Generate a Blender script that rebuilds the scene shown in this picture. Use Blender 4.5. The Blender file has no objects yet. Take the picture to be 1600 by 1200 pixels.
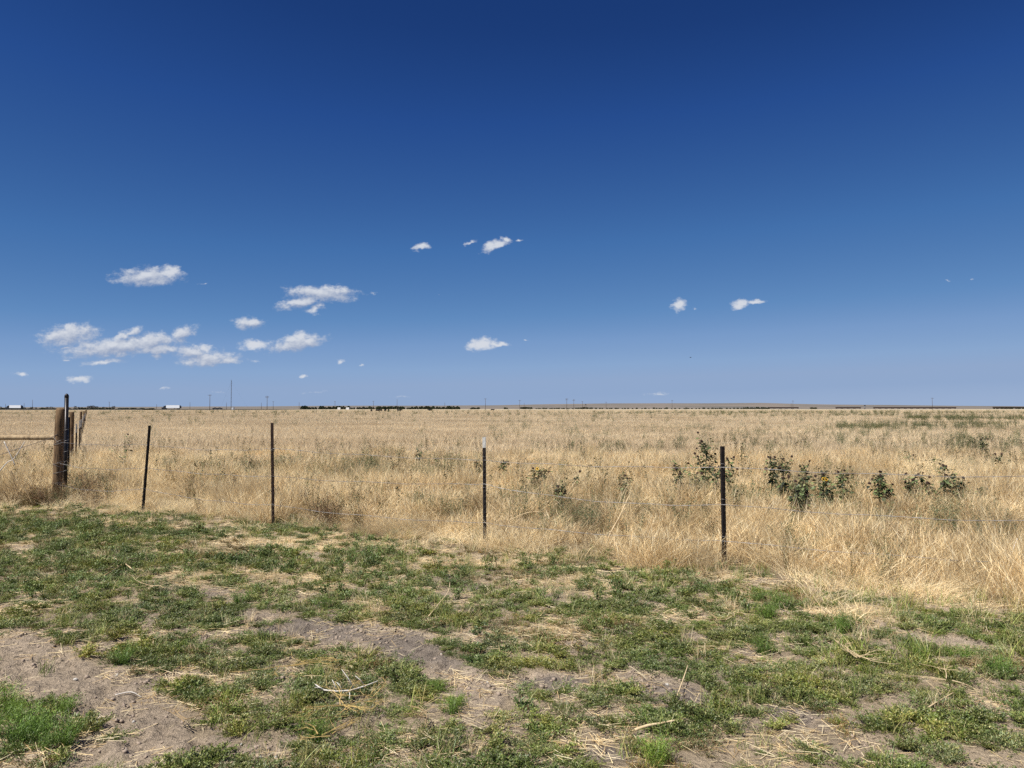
import bpy, math, random
import numpy as np
from mathutils import Vector, Matrix, Euler

rad = math.radians
sc = bpy.context.scene
COL = sc.collection
rng = np.random.default_rng(7)
random.seed(7)

# ------------------------------------------------------------------ camera, sky, sun, exposure
F = 1202.0                      # focal length in photograph pixels (1600 wide)
CAMH = 1.6
HOR = 638.0                     # horizon row in the photograph
PITCH = math.atan((HOR - 600.0) / F)
cam = bpy.data.cameras.new("camera")
cam.sensor_width = 36.0
cam.lens = F / 1600.0 * 36.0
cam.clip_start = 0.05
cam.clip_end = 40000
camo = bpy.data.objects.new("camera", cam)
COL.objects.link(camo)
camo.location = (0, 0, CAMH)
camo.rotation_euler = (math.pi / 2 + PITCH, 0, 0)
sc.camera = camo

SUN_EL, SUN_AZ = rad(55), rad(230)        # azimuth clockwise from +Y: sun to the left and a little behind the camera
EXPOSURE = 0.5
SKYGAIN = 1.0 / (2.0 ** EXPOSURE)
sun = bpy.data.lights.new("sun", 'SUN')
sun.energy = 5.0
sun.angle = rad(0.53)
sun.color = (1.0, 0.955, 0.88)
suno = bpy.data.objects.new("sun", sun)
COL.objects.link(suno)
sdir = Vector((math.sin(SUN_AZ) * math.cos(SUN_EL), math.cos(SUN_AZ) * math.cos(SUN_EL), math.sin(SUN_EL)))
suno.rotation_euler = sdir.to_track_quat('Z', 'Y').to_euler()
suno.location = (-20, -10, 40)

sc.view_settings.view_transform = 'Standard'
sc.view_settings.look = 'None'
sc.view_settings.exposure = EXPOSURE
sc.view_settings.gamma = 1.0
sc.view_settings.use_curve_mapping = False
sc.render.engine = 'CYCLES'
sc.cycles.max_bounces = 6
sc.cycles.diffuse_bounces = 3
sc.cycles.transmission_bounces = 3
sc.cycles.use_denoising = False

CLOUDS = [  # centre px, centre py, half width, half height, tilt degrees, weight
    (228, 431, 58, 14, 2, 1.0), (262, 424, 20, 11, 0, 1.0), (315, 442, 12, 3, 0, .45),
    (105, 524, 46, 14, 6, 1.1), (100, 544, 16, 5, 5, .8), (112, 516, 22, 9, 0, 1.0),
    (185, 541, 84, 13, 5, 1.15), (235, 532, 50, 10, 8, 1.05), (300, 550, 40, 10, -6, .95), (285, 521, 24, 11, 22, 1.0), (195, 522, 34, 7, 18, .9), (245, 545, 44, 9, 0, 1.0),
    (240, 555, 20, 7, 10, .7), (160, 565, 44, 6, 6, .8), (125, 593, 24, 6, 3, .9), (104, 562, 16, 3, 0, .6),
    (325, 560, 48, 13, 3, .98), (356, 564, 30, 6, 5, .9), (318, 545, 18, 9, 0, .85), (388, 505, 27, 9, 3, 1.0),
    (500, 459, 58, 12, -3, 1.0), (468, 472, 40, 9, 14, 1.0), (490, 482, 15, 9, 20, .9), (520, 455, 36, 9, -4, 1.0),
    (398, 539, 24, 9, 0, 1.0), (462, 536, 50, 11, 10, 1.05), (470, 527, 24, 8, 0, 1.0),
    (751, 538, 23, 9, 3, 1.15), (776, 538, 20, 4, 0, 1.0), (821, 531, 6, 2, 0, .6),
    (656, 384, 14, 5, 8, 1.0), (772, 382, 22, 7, 20, 1.0), (788, 371, 9, 5, 10, .9), (736, 378, 15, 4, 22, .6),
    (812, 373, 9, 3, 0, .8), (1062, 477, 13, 9, 35, 1.0), (1085, 482, 8, 3, 0, .5), (1160, 475, 17, 7, 15, 1.0),
    (1182, 471, 18, 4, 5, .85), (532, 566, 9, 4, 5, .9), (474, 586, 8, 3, 5, .8), (32, 584, 16, 5, 0, .8),
    (564, 570, 5, 3, 0, .6), (582, 458, 14, 4, -5, .5), (1484, 438, 9, 3, 0, .5), (1521, 434, 7, 2, 0, .4),
    (254, 608, 16, 4, 8, .5), (486, 613, 60, 7, 6, .30), (1030, 615, 55, 5, 2, .38), (685, 461, 7, 3, 0, .4),
    (400, 565, 22, 6, 0, .4), (340, 612, 90, 5, 0, .25), (620, 620, 60, 6, 0, .22),
]
world = bpy.data.worlds.new("World")
sc.world = world
world.use_nodes = True
wt = world.node_tree
WN, WL = wt.nodes, wt.links
bg = WN['Background']
sky = WN.new('ShaderNodeTexSky')
sky.sky_type = 'NISHITA'
sky.sun_disc = False
sky.sun_elevation = SUN_EL
sky.sun_rotation = SUN_AZ
sky.altitude = 1500
sky.air_density = 1.0
sky.dust_density = 0.5
sky.ozone_density = 2.0


def wmath(op, a, b=None, clamp=False):
    n = WN.new('ShaderNodeMath')
    n.operation = op
    n.use_clamp = clamp
    for k, v in enumerate((a, b)):
        if v is None:
            continue
        if isinstance(v, (int, float)):
            n.inputs[k].default_value = v
        else:
            WL.new(v, n.inputs[k])
    return n.outputs[0]


# deep high-plains blue: the sky's own brightness is graded through one ramp, the same in every direction
sep = WN.new('ShaderNodeSeparateColor')
WL.new(sky.outputs[0], sep.inputs[0])
drv = wmath('MULTIPLY', sep.outputs[0], 0.1)
ramp = WN.new('ShaderNodeValToRGB')
WL.new(drv, ramp.inputs[0])
stops = [(0.03, (.006, .027, .125)), (.070, (.008, .035, .150)), (.096, (.011, .044, .181)), (.121, (.0195, .073, .27)),
         (.199, (.056, .162, .407)), (.315, (.119, .258, .515)), (.40, (.188, .325, .578)), (.52, (.250, .385, .615)),
         (.617, (.280, .392, .600)), (.72, (.280, .392, .600)), (1.0, (.38, .48, .66))]
cr = ramp.color_ramp
while len(cr.elements) < len(stops):
    cr.elements.new(0.5)
for e, (p, c) in zip(cr.elements, stops):
    e.position = p
    e.color = (c[0], c[1], c[2], 1)

def cloud_group(name, clouds, fine):
  cg = bpy.data.node_groups.new(name, 'ShaderNodeTree')
  global WN, WL
  cg.interface.new_socket('Vector', in_out='INPUT', socket_type='NodeSocketVector')
  cg.interface.new_socket('Density', in_out='OUTPUT', socket_type='NodeSocketFloat')
  WN, WL = cg.nodes, cg.links
  cin = WN.new('NodeGroupInput'); cout = WN.new('NodeGroupOutput')
  P2 = cin.outputs[0]


  def cnoise(scale, detail, rough, vs=(1, 1.5, 1)):
      n = WN.new('ShaderNodeTexNoise')
      n.inputs['Scale'].default_value = scale; n.inputs['Detail'].default_value = detail; n.inputs['Roughness'].default_value = rough
      mp = WN.new('ShaderNodeMapping'); mp.inputs['Scale'].default_value = vs
      WL.new(P2, mp.inputs[0]); WL.new(mp.outputs[0], n.inputs['Vector'])
      return n


  wn = cnoise(60, 3, .55)
  wsub = WN.new('ShaderNodeVectorMath'); wsub.operation = 'SUBTRACT'
  WL.new(wn.outputs['Color'], wsub.inputs[0]); wsub.inputs[1].default_value = (.5, .5, .5)
  wsc = WN.new('ShaderNodeVectorMath'); wsc.operation = 'MULTIPLY'
  WL.new(wsub.outputs[0], wsc.inputs[0]); wsc.inputs[1].default_value = (.022, .012, 0)
  wad = WN.new('ShaderNodeVectorMath'); wad.operation = 'ADD'
  WL.new(P2, wad.inputs[0]); WL.new(wsc.outputs[0], wad.inputs[1])
  PW = wad.outputs[0]
  field_max = None
  for (cx, cy, rx, ry, tilt, wgt) in clouds:
      m = WN.new('ShaderNodeMapping')
      m.vector_type = 'TEXTURE'
      m.inputs['Location'].default_value = ((cx - 800) / F, (HOR - cy) / F, 0)
      m.inputs['Rotation'].default_value = (0, 0, rad(tilt))
      m.inputs['Scale'].default_value = (rx / F * 1.16, ry / F * 1.3, 1)
      WL.new(PW, m.inputs['Vector'])
      ln = WN.new('ShaderNodeVectorMath'); ln.operation = 'LENGTH'
      WL.new(m.outputs[0], ln.inputs[0])
      v = wmath('SUBTRACT', wgt, ln.outputs['Value'])
      field_max = v if field_max is None else wmath('MAXIMUM', field_max, v)
  na = cnoise(75, 6, .58)
  nb = None if not fine else cnoise(260, 4, .6)
  dens = wmath('ADD', field_max, wmath('MULTIPLY', wmath('SUBTRACT', na.outputs['Fac'], .47), 1.25))
  if fine: dens = wmath('ADD', dens, wmath('MULTIPLY', wmath('SUBTRACT', nb.outputs['Fac'], .5), .42))
  WL.new(dens, cout.inputs[0])
  return cg


CG1 = cloud_group('cloud_density', CLOUDS, True)
CG2 = cloud_group('cloud_bulk', [q for q in CLOUDS if q[2] * q[3] > 230], False)
WN, WL = wt.nodes, wt.links
tc = WN.new('ShaderNodeTexCoord')
sx = WN.new('ShaderNodeSeparateXYZ')
WL.new(tc.outputs['Generated'], sx.inputs[0])
ysafe = wmath('MAXIMUM', sx.outputs[1], 0.02)
cxyz = WN.new('ShaderNodeCombineXYZ')
WL.new(wmath('DIVIDE', sx.outputs[0], ysafe), cxyz.inputs[0])
WL.new(wmath('DIVIDE', sx.outputs[2], ysafe), cxyz.inputs[1])
g1 = WN.new('ShaderNodeGroup'); g1.node_tree = CG1
WL.new(cxyz.outputs[0], g1.inputs[0])
off = WN.new('ShaderNodeVectorMath'); off.operation = 'ADD'
WL.new(cxyz.outputs[0], off.inputs[0]); off.inputs[1].default_value = (-.0025, .0055, 0)
g2 = WN.new('ShaderNodeGroup'); g2.node_tree = CG2
WL.new(off.outputs[0], g2.inputs[0])
mr = WN.new('ShaderNodeMapRange')
mr.interpolation_type = 'SMOOTHSTEP'
mr.inputs['From Min'].default_value = .02
mr.inputs['From Max'].default_value = .80
mr.inputs['To Max'].default_value = 0.94
WL.new(g1.outputs[0], mr.inputs['Value'])
infront = wmath('GREATER_THAN', sx.outputs[1], 0.1)
alpha = wmath('MULTIPLY', mr.outputs[0], infront)
emb = wmath('ADD', wmath('MULTIPLY', wmath('SUBTRACT', g1.outputs[0], g2.outputs[0]), 1.0), .42, clamp=True)
cmix = WN.new('ShaderNodeMix'); cmix.data_type = 'RGBA'
WL.new(emb, cmix.inputs['Factor'])
cmix.inputs['A'].default_value = (.33, .39, .53, 1)
cmix.inputs['B'].default_value = (.68, .71, .77, 1)
smix = WN.new('ShaderNodeMix'); smix.data_type = 'RGBA'
WL.new(alpha, smix.inputs['Factor'])
WL.new(ramp.outputs[0], smix.inputs['A'])
WL.new(cmix.outputs['Result'], smix.inputs['B'])
gain = WN.new('ShaderNodeVectorMath'); gain.operation = 'SCALE'
WL.new(smix.outputs['Result'], gain.inputs[0])
gain.inputs['Scale'].default_value = 10.0 * SKYGAIN
WL.new(gain.outputs[0], bg.inputs[0])
bg.inputs[1].default_value = 0.1
world.cycles.sampling_method = 'MANUAL'
world.cycles.sample_map_resolution = 512


# ------------------------------------------------------------------ helpers
def unproj(px, py, z=0.0):
    """photograph pixel -> point on the plane z"""
    a = math.atan((py - 600.0) / F) - PITCH          # angle below the horizon on the centre column
    vx, vy = (px - 800.0) / F, -(py - 600.0) / F
    d = Vector((vx, math.cos(PITCH) - vy * math.sin(PITCH), vy * math.cos(PITCH) + math.sin(PITCH)))
    t = (z - CAMH) / d.z
    return Vector((d.x * t, d.y * t, z))


def proj(x, y, z=0.0):
    """world -> photograph pixel (numpy friendly)"""
    dz = np.asarray(z) - CAMH
    cd = y * math.cos(PITCH) + dz * math.sin(PITCH)
    cz = -y * math.sin(PITCH) + dz * math.cos(PITCH)
    cd = np.maximum(cd, 1e-3)
    return 800 + F * x / cd, 600 - F * cz / cd


def at(px, d, z=0.0):
    return Vector(((px - 800.0) / F * d, d, z))


def _h(ix, iy, seed):
    n = (ix * 374761393 + iy * 668265263 + seed * 1442695041) & 0xFFFFFFFF
    n = ((n ^ (n >> 13)) * 1274126177) & 0xFFFFFFFF
    return ((n ^ (n >> 16)) & 0xFFFF) / 65535.0


def vnoise(x, y, seed=0):
    x = np.asarray(x, dtype=np.float64); y = np.asarray(y, dtype=np.float64)
    ix = np.floor(x).astype(np.int64); iy = np.floor(y).astype(np.int64)
    fx = x - ix; fy = y - iy
    fx = fx * fx * (3 - 2 * fx); fy = fy * fy * (3 - 2 * fy)
    a = _h(ix, iy, seed); b = _h(ix + 1, iy, seed); c = _h(ix, iy + 1, seed); d = _h(ix + 1, iy + 1, seed)
    return (a * (1 - fx) + b * fx) * (1 - fy) + (c * (1 - fx) + d * fx) * fy


def fbm(x, y, s, oct=4, seed=0):
    """0..1 fractal noise, s = size of the largest features in metres"""
    v = 0; a = .5; t = 0
    for k in range(oct):
        v = v + a * vnoise(np.asarray(x) / s * 2 ** k, np.asarray(y) / s * 2 ** k, seed + k * 17)
        t += a; a *= .5
    return v / t


def sstep(a, b, x):
    t = np.clip((x - a) / (b - a), 0, 1)
    return t * t * (3 - 2 * t)


def tag(o, label=None, cat=None, group=None, kind=None):
    if label: o['label'] = label
    if cat: o['category'] = cat
    if group: o['group'] = group
    if kind: o['kind'] = kind
    return o


def link(o, parent=None):
    COL.objects.link(o)
    if parent is not None:
        o.parent = parent
    return o


def empty(name, loc=(0, 0, 0), rz=0.0, **kw):
    o = bpy.data.objects.new(name, None)
    o.empty_display_size = .2
    COL.objects.link(o)
    o.location = loc
    o.rotation_euler = (0, 0, rz)
    return tag(o, **kw)


def mk_mesh(name, verts, faces, mats=(), colors=None, smooth=False, mat_idx=None):
    """faces: array (n,3) or (n,4) or list of such arrays"""
    me = bpy.data.meshes.new(name)
    verts = np.asarray(verts, dtype=np.float32)
    if isinstance(faces, np.ndarray):
        faces = [faces]
    faces = [np.asarray(f) for f in faces if len(f)]
    nl = sum(f.size for f in faces); nf = sum(len(f) for f in faces)
    me.vertices.add(len(verts)); me.vertices.foreach_set('co', verts.ravel())
    me.loops.add(nl)
    me.loops.foreach_set('vertex_index', np.concatenate([f.ravel() for f in faces]).astype(np.int32))
    me.polygons.add(nf)
    sizes = np.concatenate([np.full(len(f), f.shape[1]) for f in faces])
    me.polygons.foreach_set('loop_start', np.concatenate([[0], np.cumsum(sizes)[:-1]]).astype(np.int32))
    if smooth:
        me.polygons.foreach_set('use_smooth', np.ones(nf, dtype=bool))
    if mat_idx is not None:
        me.polygons.foreach_set('material_index', np.asarray(mat_idx, dtype=np.int32))
    for m in mats:
        me.materials.append(m)
    me.update(calc_edges=True)
    if colors is not None:
        a = me.color_attributes.new('col', 'FLOAT_COLOR', 'POINT')
        c = np.ones((len(verts), 4), dtype=np.float32); c[:, :3] = colors
        a.data.foreach_set('color', c.ravel())
    if not smooth:
        pass
    return me


class MB:
    """collects simple shapes into one mesh"""
    def __init__(self):
        self.v = []; self.f = []

    def add(self, vs, fs):
        o = len(self.v)
        self.v += [tuple(p) for p in vs]
        self.f += [tuple(i + o for i in f) for f in fs]

    def box(self, c, s, rot=None):
        x, y, z = s[0] / 2, s[1] / 2, s[2] / 2
        vs = [Vector(p) for p in [(-x, -y, -z), (x, -y, -z), (x, y, -z), (-x, y, -z), (-x, -y, z), (x, -y, z), (x, y, z), (-x, y, z)]]
        if rot is not None:
            vs = [rot @ p for p in vs]
        c = Vector(c)
        self.add([p + c for p in vs], [(0, 3, 2, 1), (4, 5, 6, 7), (0, 1, 5, 4), (1, 2, 6, 5), (2, 3, 7, 6), (3, 0, 4, 7)])

    def tube(self, pts, r, n=8, cap=True, prof=None):
        pts = [Vector(p) for p in pts]
        rs = list(r) if hasattr(r, '__len__') else [r] * len(pts)
        ref = None; rings = []
        for i, p in enumerate(pts):
            a = pts[max(i - 1, 0)]; b = pts[min(i + 1, len(pts) - 1)]
            t = (b - a).normalized()
            if ref is None:
                ref = t.orthogonal().normalized()
            u = (ref - t * ref.dot(t)).normalized(); ref = u
            w = t.cross(u)
            rings.append([p + (u * math.cos(2 * math.pi * k / n) + w * math.sin(2 * math.pi * k / n)) * rs[i] for k in range(n)])
        vs = [q for ring in rings for q in ring]; fs = []
        for i in range(len(pts) - 1):
            for k in range(n):
                fs.append((i * n + k, i * n + (k + 1) % n, (i + 1) * n + (k + 1) % n, (i + 1) * n + k))
        if cap:
            fs.append(tuple(range(n))[::-1]); fs.append(tuple((len(pts) - 1) * n + k for k in range(n)))
        self.add(vs, fs)

    def mesh(self, name, mats, smooth=False):
        me = bpy.data.meshes.new(name)
        me.from_pydata(self.v, [], self.f)
        for m in (mats if isinstance(mats, (list, tuple)) else [mats]):
            me.materials.append(m)
        if smooth:
            me.polygons.foreach_set('use_smooth', [True] * len(me.polygons))
        me.update()
        return me

    def build(self, name, mats, parent=None, smooth=False):
        return link(bpy.data.objects.new(name, self.mesh(name, mats, smooth)), parent)


def copy_tree(o, parent=None):
    c = o.copy(); COL.objects.link(c); c.parent = parent
    for ch in o.children:
        copy_tree(ch, c)
    return c


# ------------------------------------------------------------------ materials
def new_mat(name):
    m = bpy.data.materials.new(name)
    m.use_nodes = True
    nt = m.node_tree
    return m, nt, nt.nodes['Principled BSDF']


def noise_node(nt, scale, detail=4, rough=.55, coord='world', vec_scale=None):
    n = nt.nodes.new('ShaderNodeTexNoise')
    n.inputs['Scale'].default_value = scale
    n.inputs['Detail'].default_value = detail
    n.inputs['Roughness'].default_value = rough
    if coord == 'world':
        g = nt.nodes.new('ShaderNodeNewGeometry').outputs['Position']
    else:
        g = nt.nodes.new('ShaderNodeTexCoord').outputs['Object']
    if vec_scale:
        mp = nt.nodes.new('ShaderNodeMapping')
        mp.inputs['Scale'].default_value = vec_scale
        nt.links.new(g, mp.inputs[0]); g = mp.outputs[0]
    nt.links.new(g, n.inputs['Vector'])
    return n.outputs['Fac']


def ramp_node(nt, fac, stops):
    r = nt.nodes.new('ShaderNodeValToRGB')
    nt.links.new(fac, r.inputs[0])
    while len(r.color_ramp.elements) < len(stops):
        r.color_ramp.elements.new(.5)
    for e, (p, c) in zip(r.color_ramp.elements, stops):
        e.position = p
        e.color = (c[0], c[1], c[2], 1) if hasattr(c, '__len__') else (c, c, c, 1)
    return r.outputs[0]


def mul_color(nt, a, b):
    n = nt.nodes.new('ShaderNodeMix'); n.data_type = 'RGBA'; n.blend_type = 'MULTIPLY'
    n.inputs['Factor'].default_value = 1
    nt.links.new(a, n.inputs['A']); nt.links.new(b, n.inputs['B'])
    return n.outputs['Result']


def simple_mat(name, c1, c2=None, scale=6, rough=.7, metal=0, bump=0, coord='object', vs=None, spec=.3, detail=5):
    m, nt, b = new_mat(name)
    c2 = c2 or [x * .7 for x in c1]
    f = noise_node(nt, scale, detail, .6, coord, vs)
    col = ramp_node(nt, f, [(.3, c2), (.7, c1)])
    nt.links.new(col, b.inputs['Base Color'])
    b.inputs['Roughness'].default_value = rough
    b.inputs['Metallic'].default_value = metal
    b.inputs['Specular IOR Level'].default_value = spec
    if bump:
        bp = nt.nodes.new('ShaderNodeBump')
        bp.inputs['Strength'].default_value = bump
        bp.inputs['Distance'].default_value = .01
        nt.links.new(f, bp.inputs['Height'])
        nt.links.new(bp.outputs[0], b.inputs['Normal'])
    return m


def leaf_mat(name, transl=.3, var=((.25, (.8, .8, .8)), (.75, (1.2, 1.15, 1.05))), nscale=1.2, gain=1.0, rand=.25, spec=0):
    """vertex colour x slow variation over the ground x variation per plant; diffuse + translucent"""
    m, nt, b = new_mat(name)
    nt.nodes.remove(b)
    out = nt.nodes['Material Output']
    at_ = nt.nodes.new('ShaderNodeAttribute'); at_.attribute_name = 'col'
    f = noise_node(nt, nscale, 3, .6, 'world')
    c = mul_color(nt, at_.outputs['Color'], ramp_node(nt, f, var))
    oi = nt.nodes.new('ShaderNodeObjectInfo')
    mr_ = nt.nodes.new('ShaderNodeMapRange')
    nt.links.new(oi.outputs['Random'], mr_.inputs[0])
    mr_.inputs['To Min'].default_value = (1 - rand) * gain; mr_.inputs['To Max'].default_value = (1 + rand) * gain
    sc_ = nt.nodes.new('ShaderNodeVectorMath'); sc_.operation = 'SCALE'
    nt.links.new(c, sc_.inputs[0]); nt.links.new(mr_.outputs[0], sc_.inputs['Scale'])
    d = nt.nodes.new('ShaderNodeBsdfDiffuse'); t = nt.nodes.new('ShaderNodeBsdfTranslucent')
    nt.links.new(sc_.outputs[0], d.inputs[0]); nt.links.new(sc_.outputs[0], t.inputs[0])
    mx = nt.nodes.new('ShaderNodeMixShader'); mx.inputs[0].default_value = transl
    nt.links.new(d.outputs[0], mx.inputs[1]); nt.links.new(t.outputs[0], mx.inputs[2])
    last = mx.outputs[0]
    if spec:
        g = nt.nodes.new('ShaderNodeBsdfGlossy'); g.inputs['Roughness'].default_value = .45
        m2 = nt.nodes.new('ShaderNodeMixShader'); m2.inputs[0].default_value = spec
        nt.links.new(last, m2.inputs[1]); nt.links.new(g.outputs[0], m2.inputs[2]); last = m2.outputs[0]
    nt.links.new(last, out.inputs['Surface'])
    return m


M_DRY = leaf_mat('dry_grass', .38, ((.30, (.74, .69, .63)), (.48, (.98, .96, .93)), (.72, (1.16, 1.14, 1.12))), .75, rand=.22)
M_FIELD = leaf_mat('field_grass', .40, ((.30, (.80, .75, .70)), (.52, (.97, .95, .93)), (.75, (1.10, 1.09, 1.07))), .07, rand=.12)
M_GREEN = leaf_mat('green_weed', .16, ((.25, (.72, .80, .85)), (.5, (1, 1, 1)), (.78, (1.45, 1.22, .8))), 1.6, rand=.28, spec=.035)
M_WEED = leaf_mat('field_weed', .25, ((.3, (.8, .9, .9)), (.7, (1.25, 1.1, .9))), .4, rand=.25)
M_SUNF = leaf_mat('sunflower_leaf', .12, ((.3, (.8, .8, .8)), (.7, (1.3, 1.25, 1.1))), 9, rand=.2, spec=.03)
M_TWIG = simple_mat('dead_twig', (.42, .31, .17), (.27, .18, .09), 14, .8)
M_TWIG_PALE = simple_mat('bleached_twig', (.66, .62, .56), (.46, .42, .37), 18, .75)
M_STALK = simple_mat('dry_stalk', (.66, .52, .32), (.46, .34, .19), 16, .7)
M_BROWNTWIG = simple_mat('brown_tumbleweed', (.25, .155, .085), (.14, .085, .05), 10, .85)
M_WOOD = None


def wood_mat(name, a, b_, c):
    m, nt, b = new_mat(name)
    f = noise_node(nt, 3.0, 6, .65, 'object', (9, 9, 1.0))
    f2 = noise_node(nt, 5.0, 4, .6, 'object', (1, 1, 1))
    col = ramp_node(nt, f, [(.30, c), (.48, b_), (.68, a)])
    col = mul_color(nt, col, ramp_node(nt, f2, [(.3, .65), (.7, 1.2)]))
    nt.links.new(col, b.inputs['Base Color'])
    b.inputs['Roughness'].default_value = .85
    b.inputs['Specular IOR Level'].default_value = .15
    bp = nt.nodes.new('ShaderNodeBump'); bp.inputs['Strength'].default_value = .7; bp.inputs['Distance'].default_value = .012
    nt.links.new(f, bp.inputs['Height']); nt.links.new(bp.outputs[0], b.inputs['Normal'])
    return m


M_WOOD = wood_mat('treated_wood', (.25, .165, .09), (.15, .095, .052), (.035, .023, .015))
M_RAIL = wood_mat('pale_rail_wood', (.50, .385, .235), (.37, .275, .165), (.16, .11, .07))
M_STEEL = simple_mat('painted_post_steel', (.024, .019, .018), (.011, .009, .009), 22, .6, .1, .3, spec=.2)
M_RUST = simple_mat('rusty_post_steel', (.055, .032, .024), (.024, .015, .012), 22, .75, .1, .3, spec=.2)
M_PIPE = simple_mat('dark_pipe', (.035, .032, .033), (.018, .016, .017), 15, .35, .5, .1)
M_WHITE = simple_mat('white_post_paint', (.55, .55, .53), (.28, .27, .25), 30, .6)
M_WIRE = simple_mat('galvanised_wire', (.36, .35, .34), (.14, .12, .11), 2.2, .5, .3, .1)
M_WIREDARK = simple_mat('weathered_wire', (.20, .17, .15), (.11, .09, .08), 30, .6, .5, .1)
M_POLE = simple_mat('pole_wood', (.10, .075, .06), (.06, .045, .035), 3, .9)
M_MAST = simple_mat('mast_steel', (.16, .16, .17), (.11, .11, .12), 1, .6)
M_TRAILER = simple_mat('trailer_white', (.82, .83, .85), (.76, .77, .79), .8, .4)
M_DARKV = simple_mat('dark_vehicle', (.035, .037, .045), (.02, .02, .025), 2, .4)
M_TYRE = simple_mat('tyre_rubber', (.03, .03, .03), (.02, .02, .02), 6, .9)
M_CAR = simple_mat('freight_car_paint', (.075, .05, .042), (.04, .028, .026), .3, .8)
M_COW = simple_mat('black_hide', (.018, .015, .014), (.010, .008, .008), 4, .8)
M_BARK = simple_mat('bark', (.10, .08, .065), (.06, .05, .04), 6, .95)
M_ROOFW = simple_mat('white_wall', (.72, .72, .72), (.62, .62, .62), 2, .7)
M_STONE = simple_mat('pale_stone', (.55, .52, .47), (.38, .35, .31), 25, .9, bump=.4)
M_PETAL = simple_mat('yellow_petal', (.78, .48, .03), (.65, .36, .02), 20, .6)
M_DISC = simple_mat('flower_disc', (.045, .022, .016), (.022, .012, .01), 60, .9, bump=.5)


def conifer_mat():
    m, nt, b = new_mat('evergreen_foliage')
    f = noise_node(nt, .9, 3, .6, 'world')
    nt.links.new(ramp_node(nt, f, [(.3, (.016, .024, .013)), (.7, (.045, .055, .025))]), b.inputs['Base Color'])
    b.inputs['Roughness'].default_value = .9
    b.inputs['Specular IOR Level'].default_value = .1
    return m


M_CONIFER = conifer_mat()
M_GREYTREE = simple_mat('grey_brush', (.13, .115, .10), (.07, .065, .05), 1.5, .9)

# ------------------------------------------------------------------ layout of the ground (from the photograph, fixed in the world)
BARE = [  # px, py, half w, half h, tilt (photo), strength  : trodden soil
    (60, 1055, 150, 42, 8, 1.6), (190, 1105, 120, 42, 20, 1.5), (20, 1010, 70, 28, 0, 1.5), (250, 1180, 130, 34, 0, 1.4), (270, 1050, 60, 16, -10, .9),
    (390, 1180, 80, 22, -10, .9), (330, 925, 60, 12, 8, .8), (420, 962, 60, 12, 0, .9), (520, 985, 110, 19, 3, 1.5), (620, 1010, 90, 28, 12, 1.5),
    (700, 1050, 90, 30, 20, 1.5), (740, 1085, 50, 22, 10, 1.3), (865, 1065, 80, 20, 0, 1.3), (1040, 1072, 90, 22, 12, 1.4), (1110, 1092, 40, 12, 10, .9),
    (930, 1175, 80, 24, -6, 1.0), (1250, 1120, 55, 20, 5, 1.0), (1330, 1085, 60, 12, 0, .5), (1375, 980, 40, 9, 0, 1.5), (1480, 1008, 70, 11, 5, 1.6), (1540, 1020, 34, 9, 10, 1.4),
    (1585, 1145, 30, 12, 0, 1.1), (1330, 1170, 60, 22, 0, .8), (1110, 1060, 30, 8, 0, .5), (30, 857, 30, 8, 0, 1.0), (440, 1055, 35, 12, 0, .6), (590, 1110, 40, 14, 0, .7),
    (500, 1120, 30, 12, 0, .5), (330, 990, 70, 12, 0, .5), (1140, 1130, 40, 14, 0, .6), (1440, 1100, 50, 8, 0, .6), (240, 975, 40, 10, 0, .4), (700, 1160, 40, 12, 0, .5),
    (800, 1135, 45, 12, 0, .5), (1500, 1060, 40, 7, 0, .4), (150, 930, 60, 6, 0, .4), (640, 940, 40, 8, 0, .5), (850, 960, 60, 6, 0, .3), (1200, 980, 30, 6, 0, .3)]
DARKSOIL = [(500, 975, 110, 18, 3), (640, 1010, 90, 22, 14), (860, 1065, 70, 16, 0), (1060, 1080, 80, 18, 10), (1240, 1110, 50, 16, 0), (350, 945, 60, 14, 8), (930, 1175, 70, 20, 0)]
STRAW = [(440, 905, 160, 18, 0), (700, 880, 200, 14, 0), (900, 915, 170, 18, 0), (300, 900, 90, 14, 0), (840, 990, 60, 10, 0), (1450, 930, 160, 20, 0), (1500, 900, 120, 16, 0), (1350, 960, 100, 12, 0),
         (450, 850, 200, 14, 0), (210, 820, 80, 10, 0), (1480, 1080, 90, 12, 0), (1140, 960, 90, 10, 0), (600, 950, 60, 8, 0)]
KOCHIA = [(520, 952, 20, 12, 1), (1195, 962, 24, 20, 1), (1325, 1000, 34, 18, 1), (1197, 1020, 16, 14, .9), (700, 1085, 26, 18, 1), (705, 1115, 28, 18, .9), (790, 1090, 24, 18, .9),
          (50, 1150, 95, 50, .9), (1030, 1180, 30, 16, .9), (370, 940, 12, 10, .8), (385, 962, 12, 10, .8), (1005, 950, 12, 10, .6), (1500, 1040, 70, 12, .5), (1560, 1060, 40, 16, .6), (205, 1040, 40, 14, .5), (500, 1160, 50, 24, .5)]


def ell(px, py, lst):
    v = np.zeros(np.shape(px))
    for e in lst:
        cx, cy, rx, ry, t = e[:5] if len(e) >= 6 or lst is DARKSOIL or lst is STRAW else (e[0], e[1], e[2], e[3], 0)
        w = e[-1] if (len(e) == 6 or (len(e) == 5 and lst is KOCHIA)) else 1.0
        c, s = math.cos(rad(t)), math.sin(rad(t))
        dx, dy = px - cx, py - cy
        u = (dx * c + dy * s) / rx; q = (-dx * s + dy * c) / ry
        v = np.maximum(v, w * np.clip(1.25 - np.sqrt(u * u + q * q), 0, 1))
    return v


def fence_s(x, y):
    """metres beyond (+) or before (-) the near fence line"""
    line = np.where(x < -7.6, 12.87, 9.0 - 0.51 * x)
    return (y - line) * np.where(x < -7.6, 1.0, .89)


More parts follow.
